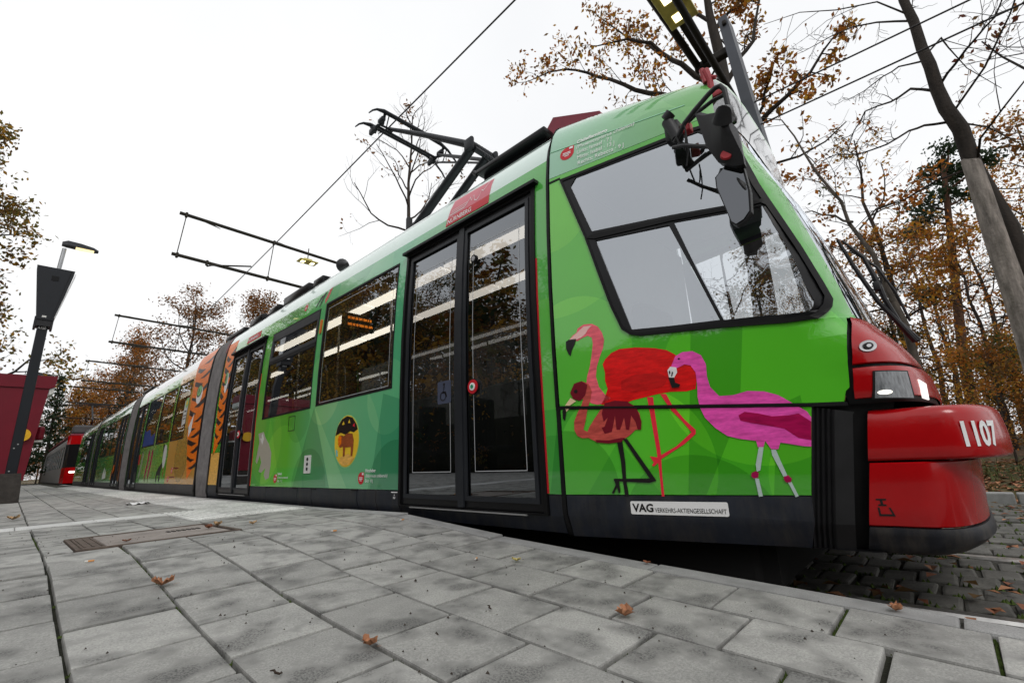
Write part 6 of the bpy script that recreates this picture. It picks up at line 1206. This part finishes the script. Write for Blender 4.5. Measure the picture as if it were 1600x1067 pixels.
# bare tree above the roof, trees along the far side of the track
plant_tree('bare_birch', 'bare fine-twigged tree rising behind the pantograph', auto_tree(51, (12, 17.8, .3), 18.6, .22, .58, 16, .19, 3, .7, .35, (5, 4, 3)), (12, 17.8, .3), 'bark_twig', ['fol_brown', 'fol_rust'], 1, .09, .1, .3)
far_specs = ((9.0, 46, 15.0, .26, 61, 'tall brown twiggy tree behind the middle of the tram', ['fol_brown', 'fol_rust'], .5), (6.6, 56, 13, .24, 62, 'broad brown tree left of the twiggy tree', ['fol_brown', 'fol_orange'], .6), (11.5, 38, 12.5, .22, 63, 'brown tree just above the tram roof line', ['fol_brown', 'fol_rust'], .45), (4.6, 66, 9.5, .2, 64, 'orange tree beyond the red tram', ['fol_orange', 'fol_gold', 'fol_brown'], .9), (8, 68, 12, .2, 65, 'rusty tree behind the tail of the green tram', ['fol_rust', 'fol_brown'], .8))
for (x, y, H, r, sd, lab, lm, kp) in far_specs:
    plant_tree('woodland_tree', lab, auto_tree(sd, (x, y, .1), H, r, .22, 20, .32, 3, .85, .2, (6, 5, 3)), (x, y, .1), 'bark_twig', lm, 8, .10, .3, min(1, kp + .2), group='trees along the track beyond the tram')
def conifer(seed, base, H, rad, mats, label, name='conifer'):
    tr = Tree(seed); b = np.array(base, float); tr.limb([b, b + np.array([0, 0, H])], H * .014, .02)
    for k in range(int(H * 5)):
        t = .15 + .85 * k / (H * 5); a = k * 2.4; L_ = rad * (1.05 - t) * tr.r.uniform(.7, 1.15) + .15; p = b + np.array([0, 0, H * t]); e = p + np.array([math.cos(a) * L_, math.sin(a) * L_, -.18 * L_ + .1]); tr.limb([p, (p + e) / 2 + np.array([0, 0, .08]), e], .02, .006)
        for q_ in range(int(4 + L_ * 6)): tr.tips.append(p + (e - p) * tr.r.uniform(.25, 1) + tr.r.normal(0, .09, 3))
    return plant_tree(name, label, tr, base, 'bark_twig', mats, 5, .14, .14, 1.)
conifer(71, (2.0, 62, .1), 10.5, 2.0, ['fol_pine'], 'dark conifer between the shelter wall and the brown trees'); conifer(72, (-.2, 55, .1), 9, 2.2, ['fol_pine'], 'dark conifer just above the red shelter wall'); conifer(73, (7.0, 60, .1), 10.5, 2.0, ['fol_pine'], 'conifer peeping out below the twiggy tree')
# olive-brown tree at the left edge
plant_tree('lime_tree', 'large olive brown leaved tree at the left edge behind the lamp post', auto_tree(81, (-2.7, 20, .2), 10.5, .22, .24, 24, .27, 3, .9, .1, (6, 5, 4)), (-2.7, 20, .2), 'bark_dark', ['fol_olive', 'fol_olive', 'fol_gold', 'fol_brown'], 9, .07, .18, .95)
# ---- woods that read as one mass (beyond the terminus, deep behind the track, and across the platform, mirrored in the windows)
def mass(name, label, spots, lm, barkm='bark_twig', size=.12, per=4, keep=1., pr=None):
    Vw = []; Fw = []; Vl = []; Fl = []; fm = []; kw = kl = 0; protos = pr
    for (x, y, k, s, a) in spots:
        (pv, pf), (lv, lf) = protos[k]; c, sn = math.cos(a), math.sin(a); Rm = np.array([[c, -sn, 0], [sn, c, 0], [0, 0, 1]]) * s; T = np.array([x, y, zground(x, y) - .1])
        Vw.append(pv @ Rm.T + T); Fw.append(pf + kw); kw += len(pv); Vl.append(lv @ Rm.T + T); Fl.append(lf + kl); kl += len(lv)
    nw = sum(len(f) for f in Fw); V = np.concatenate(Vw + Vl); F = np.concatenate(Fw + [f + kw for f in Fl]); n = len(F) - nw
    fm = np.concatenate([np.zeros(nw, int), 1 + (np.repeat(rng.integers(0, len(lm), max(1, n // 40 + 1)), 40)[:n])])
    o = quads_np(name, V, F, [MATS[barkm]] + [MATS[m] for m in lm], None, fm); return tag(o, label, 'wood', kind='stuff')
def proto(seed, H, r, first, n, bl, per, size, jit, keep, kids=(5, 4, 3)):
    t = auto_tree(seed, (0, 0, 0), H, r, first, n, bl, 3, .9, .1, kids); return t.wood(4), t.leaves(per, size, jit, keep)
def cproto(seed, H, rad):
    tr = Tree(seed); b = np.zeros(3); tr.limb([b, b + np.array([0, 0, H])], H * .014, .02)
    for k in range(int(H * 4)):
        t = .12 + .88 * k / (H * 4); a = k * 2.4; L_ = rad * (1.05 - t) * tr.r.uniform(.7, 1.15) + .15; p = b + np.array([0, 0, H * t]); e = p + np.array([math.cos(a) * L_, math.sin(a) * L_, -.18 * L_ + .1]); tr.limb([p, e], .02, .006)
        for q_ in range(int(3 + L_ * 5)): tr.tips.append(p + (e - p) * tr.r.uniform(.25, 1) + tr.r.normal(0, .1, 3))
    return tr.wood(4), tr.leaves(4, .16, .16)
PR = [proto(91, 9, .10, .12, 18, .30, 7, .07, .22, .8), proto(92, 11, .12, .3, 16, .28, 5, .07, .2, .6), proto(93, 3.6, .04, .05, 16, .42, 8, .042, .15, .8), cproto(94, 11, 2.3), proto(95, 12.5, .17, .35, 14, .26, 2, .08, .15, .4)]
rr = random.Random(12)
sp = [(rr.uniform(17, 34), rr.uniform(-14, 7), rr.choice((1, 4, 4)), rr.uniform(.55, .95), rr.uniform(0, 6)) for _ in range(11)] + [(rr.uniform(13, 24), rr.uniform(-7, 4), 2, rr.uniform(.5, 1.05), rr.uniform(0, 6)) for _ in range(20)] + [(rr.uniform(10.2, 13), rr.uniform(-3.5, 1.5), 2, rr.uniform(.35, .6), rr.uniform(0, 6)) for _ in range(7)]
mass('autumn_wood', 'orange autumn wood and undergrowth filling the background at the right', sp, ['fol_orange', 'fol_gold', 'fol_rust', 'fol_brown', 'fol_green'], pr=PR)
sp = [(rr.uniform(-14, 13), rr.uniform(68, 92), rr.choice((0, 0, 1, 2, 3)), rr.uniform(.8, 1.15), rr.uniform(0, 6)) for _ in range(26)] + [(rr.uniform(-9, -3), rr.uniform(36, 60), rr.choice((0, 2, 3)), rr.uniform(.7, 1.), rr.uniform(0, 6)) for _ in range(7)] + [(rr.uniform(10, 20), rr.uniform(8, 60), rr.choice((0, 1)), rr.uniform(.5, .72), rr.uniform(0, 6)) for _ in range(9)]
sp += [(rr.uniform(-14, 14), rr.uniform(63, 90), 2, rr.uniform(.9, 1.4), rr.uniform(0, 6)) for _ in range(34)] + [(rr.uniform(-6, -1.5), rr.uniform(26, 60), 2, rr.uniform(.5, .8), rr.uniform(0, 6)) for _ in range(10)]
mass('far_wood', 'brown woodland closing the view beyond the red tram at the left', sp, ['fol_brown', 'fol_orange', 'fol_olive', 'fol_rust'], pr=PR)
sp = [(rr.uniform(-12, -8.5), y + rr.uniform(-.5, .5), rr.choice((0, 1, 3, 3, 0)), .62 + .029 * max(0, y) + rr.uniform(-.1, .12), rr.uniform(0, 6)) for y in np.arange(9, 42, 1.25)]
sp += [(rr.uniform(-16, -12), y + rr.uniform(-.5, .5), rr.choice((0, 0, 3)), .55 + .028 * max(0, y) + rr.uniform(-.05, .1), rr.uniform(0, 6)) for y in np.arange(8, 45, 2.2)]
sp += [(rr.uniform(-14, -8.5), y + rr.uniform(-1, 1), rr.choice((0, 0, 1, 3)), rr.uniform(1.2, 1.5), rr.uniform(0, 6)) for y in np.arange(42, 125, 2.6)]
sp += [(rr.uniform(-11, -8), y, rr.choice((0, 0, 1)), rr.uniform(.6, .85), rr.uniform(0, 6)) for y in np.arange(-13, -.5, 1.1)]
sp += [(rr.uniform(-9, -7), y, 2, rr.uniform(.85, 1.15), rr.uniform(0, 6)) for y in np.arange(-9, 34, 1.0)]
# unseen leafy screen added to darken the tram's reflections and cut low sky light
hb = MB(); n = 0; V = []; F = []; ys_ = np.arange(-12, 90, .5)
for i, y in enumerate(ys_):
    for (x, z) in ((-6.2, -.1), (-6.1, .6), (-6.15, 1.6), (-6.2, 2.6), (-6.35, 3.15), (-6.8, 3.3), (-7.3, 3.1), (-7.4, 1.5), (-7.4, -.1)): V.append((x + .16 * noise.noise(Vector((x, y, z)) * 1.3), y, z + (.18 * noise.noise(Vector((x * .5, y * 1.1, 7))) if z > 2 else 0)))
for i in range(len(ys_) - 1):
    for j in range(8): F.append((i * 9 + j, (i + 1) * 9 + j, (i + 1) * 9 + j + 1, i * 9 + j + 1))
light_blocker = empty('light_blocker', (-6.8, 16, 0)); tag(light_blocker, 'unseen leafy screen added behind the camera to darken reflections', 'light_blocker')
from_arrays('core', V, F, mat('blocker_core', (.010, .012, .006), .95, var=.5, scale=4), light_blocker)
ht = Tree(99); P_ = np.array(V); pick = ht.r.integers(0, len(P_), 5200); ht.tips = list(P_[pick] + ht.r.normal(0, .16, (5200, 3)))
hv, hf = ht.leaves(2, .08, .08); quads_np('foliage', hv, hf, [MATS['fol_pine'], MATS['fol_brown']], light_blocker, fm=ht.r.integers(0, 2, len(hf)))
mass('platform_wood', 'dark wood across the platform, mirrored in the tram windows', sp, ['fol_brown', 'fol_olive', 'fol_pine', 'fol_rust', 'fol_gold'], pr=PR)
# grass and leaf litter along the back kerb
V = []; F = []
for k in range(5200):
    x = 7.3 + abs(rng.normal(0, 1.5)); y = rng.uniform(-5, 3); z = zground(x, y)
    if noise.noise(Vector((x * .8, y * .8, 2))) < -.05: continue
    a = rng.uniform(0, 6.3); h = rng.uniform(.06, .22); i = len(V); dx, dy = math.cos(a), math.sin(a); V += [(x - dy * .006, y + dx * .006, z), (x + dy * .006, y - dx * .006, z), (x + dx * h * .5, y + dy * h * .5, z + h)]; F.append((i, i + 1, i + 2))
tag(from_arrays('grass', V, F, mat('grass_blade', (.085, .10, .03), .8, var=.45, scale=3)), 'thin rough grass on the verge behind the track', 'grass', kind='stuff')
V = []; F = []; fm = []
def lying(x, y, z, s):
    a = rng.uniform(0, 6.3); c, q_ = math.cos(a) * s, math.sin(a) * s; i = len(V); V.extend([(x - c, y - q_, z), (x + q_ * .6, y - c * .6, z + s * .3), (x + c, y + q_, z + s * .1), (x - q_ * .6, y + c * .6, z + s * .35)]); F.append((i, i + 1, i + 2, i + 3)); fm.append(int(rng.integers(0, 3)))
for k in range(5200): x = 7.26 + abs(rng.normal(0, 2.2)); y = rng.uniform(-6, 4); lying(x, y, zground(x, y) + .015, rng.uniform(.03, .065))
for k in range(420): x = rng.uniform(2.13, 7.0); y = rng.uniform(-3, .9); lying(x, y, .012, rng.uniform(.02, .05))
for k in range(130): x = 2.13 + abs(rng.normal(0, .1)); y = rng.uniform(-1, 1.6); lying(x, y, .012, rng.uniform(.025, .055))
o = from_arrays('leaf_litter', V, F, [MATS['leaf_tan'], MATS['leaf_rust'], MATS['fol_brown']], None, fm); tag(o, 'fallen brown leaves on the verge and between the setts', 'leaves', kind='stuff')
V = []; F = []
for k in range(2600):
    i_ = int(rng.integers(0, 23)); x = 2.24 + (i_ + .5) * .218 + rng.normal(0, .008); y = rng.uniform(-3, 1)
    s = rng.uniform(.006, .016); a = rng.uniform(0, 6); i = len(V); V += [(x + s * math.cos(a + q_ * 1.57), y + s * math.sin(a + q_ * 1.57), -.012) for q_ in range(4)] + [(x, y, rng.uniform(.0, .016))]; F += [(i + q_, i + (q_ + 1) % 4, i + 4) for q_ in range(4)]
tag(from_arrays('sett_moss', V, F, mossm), 'moss between the stone setts of the track', 'moss', kind='stuff')
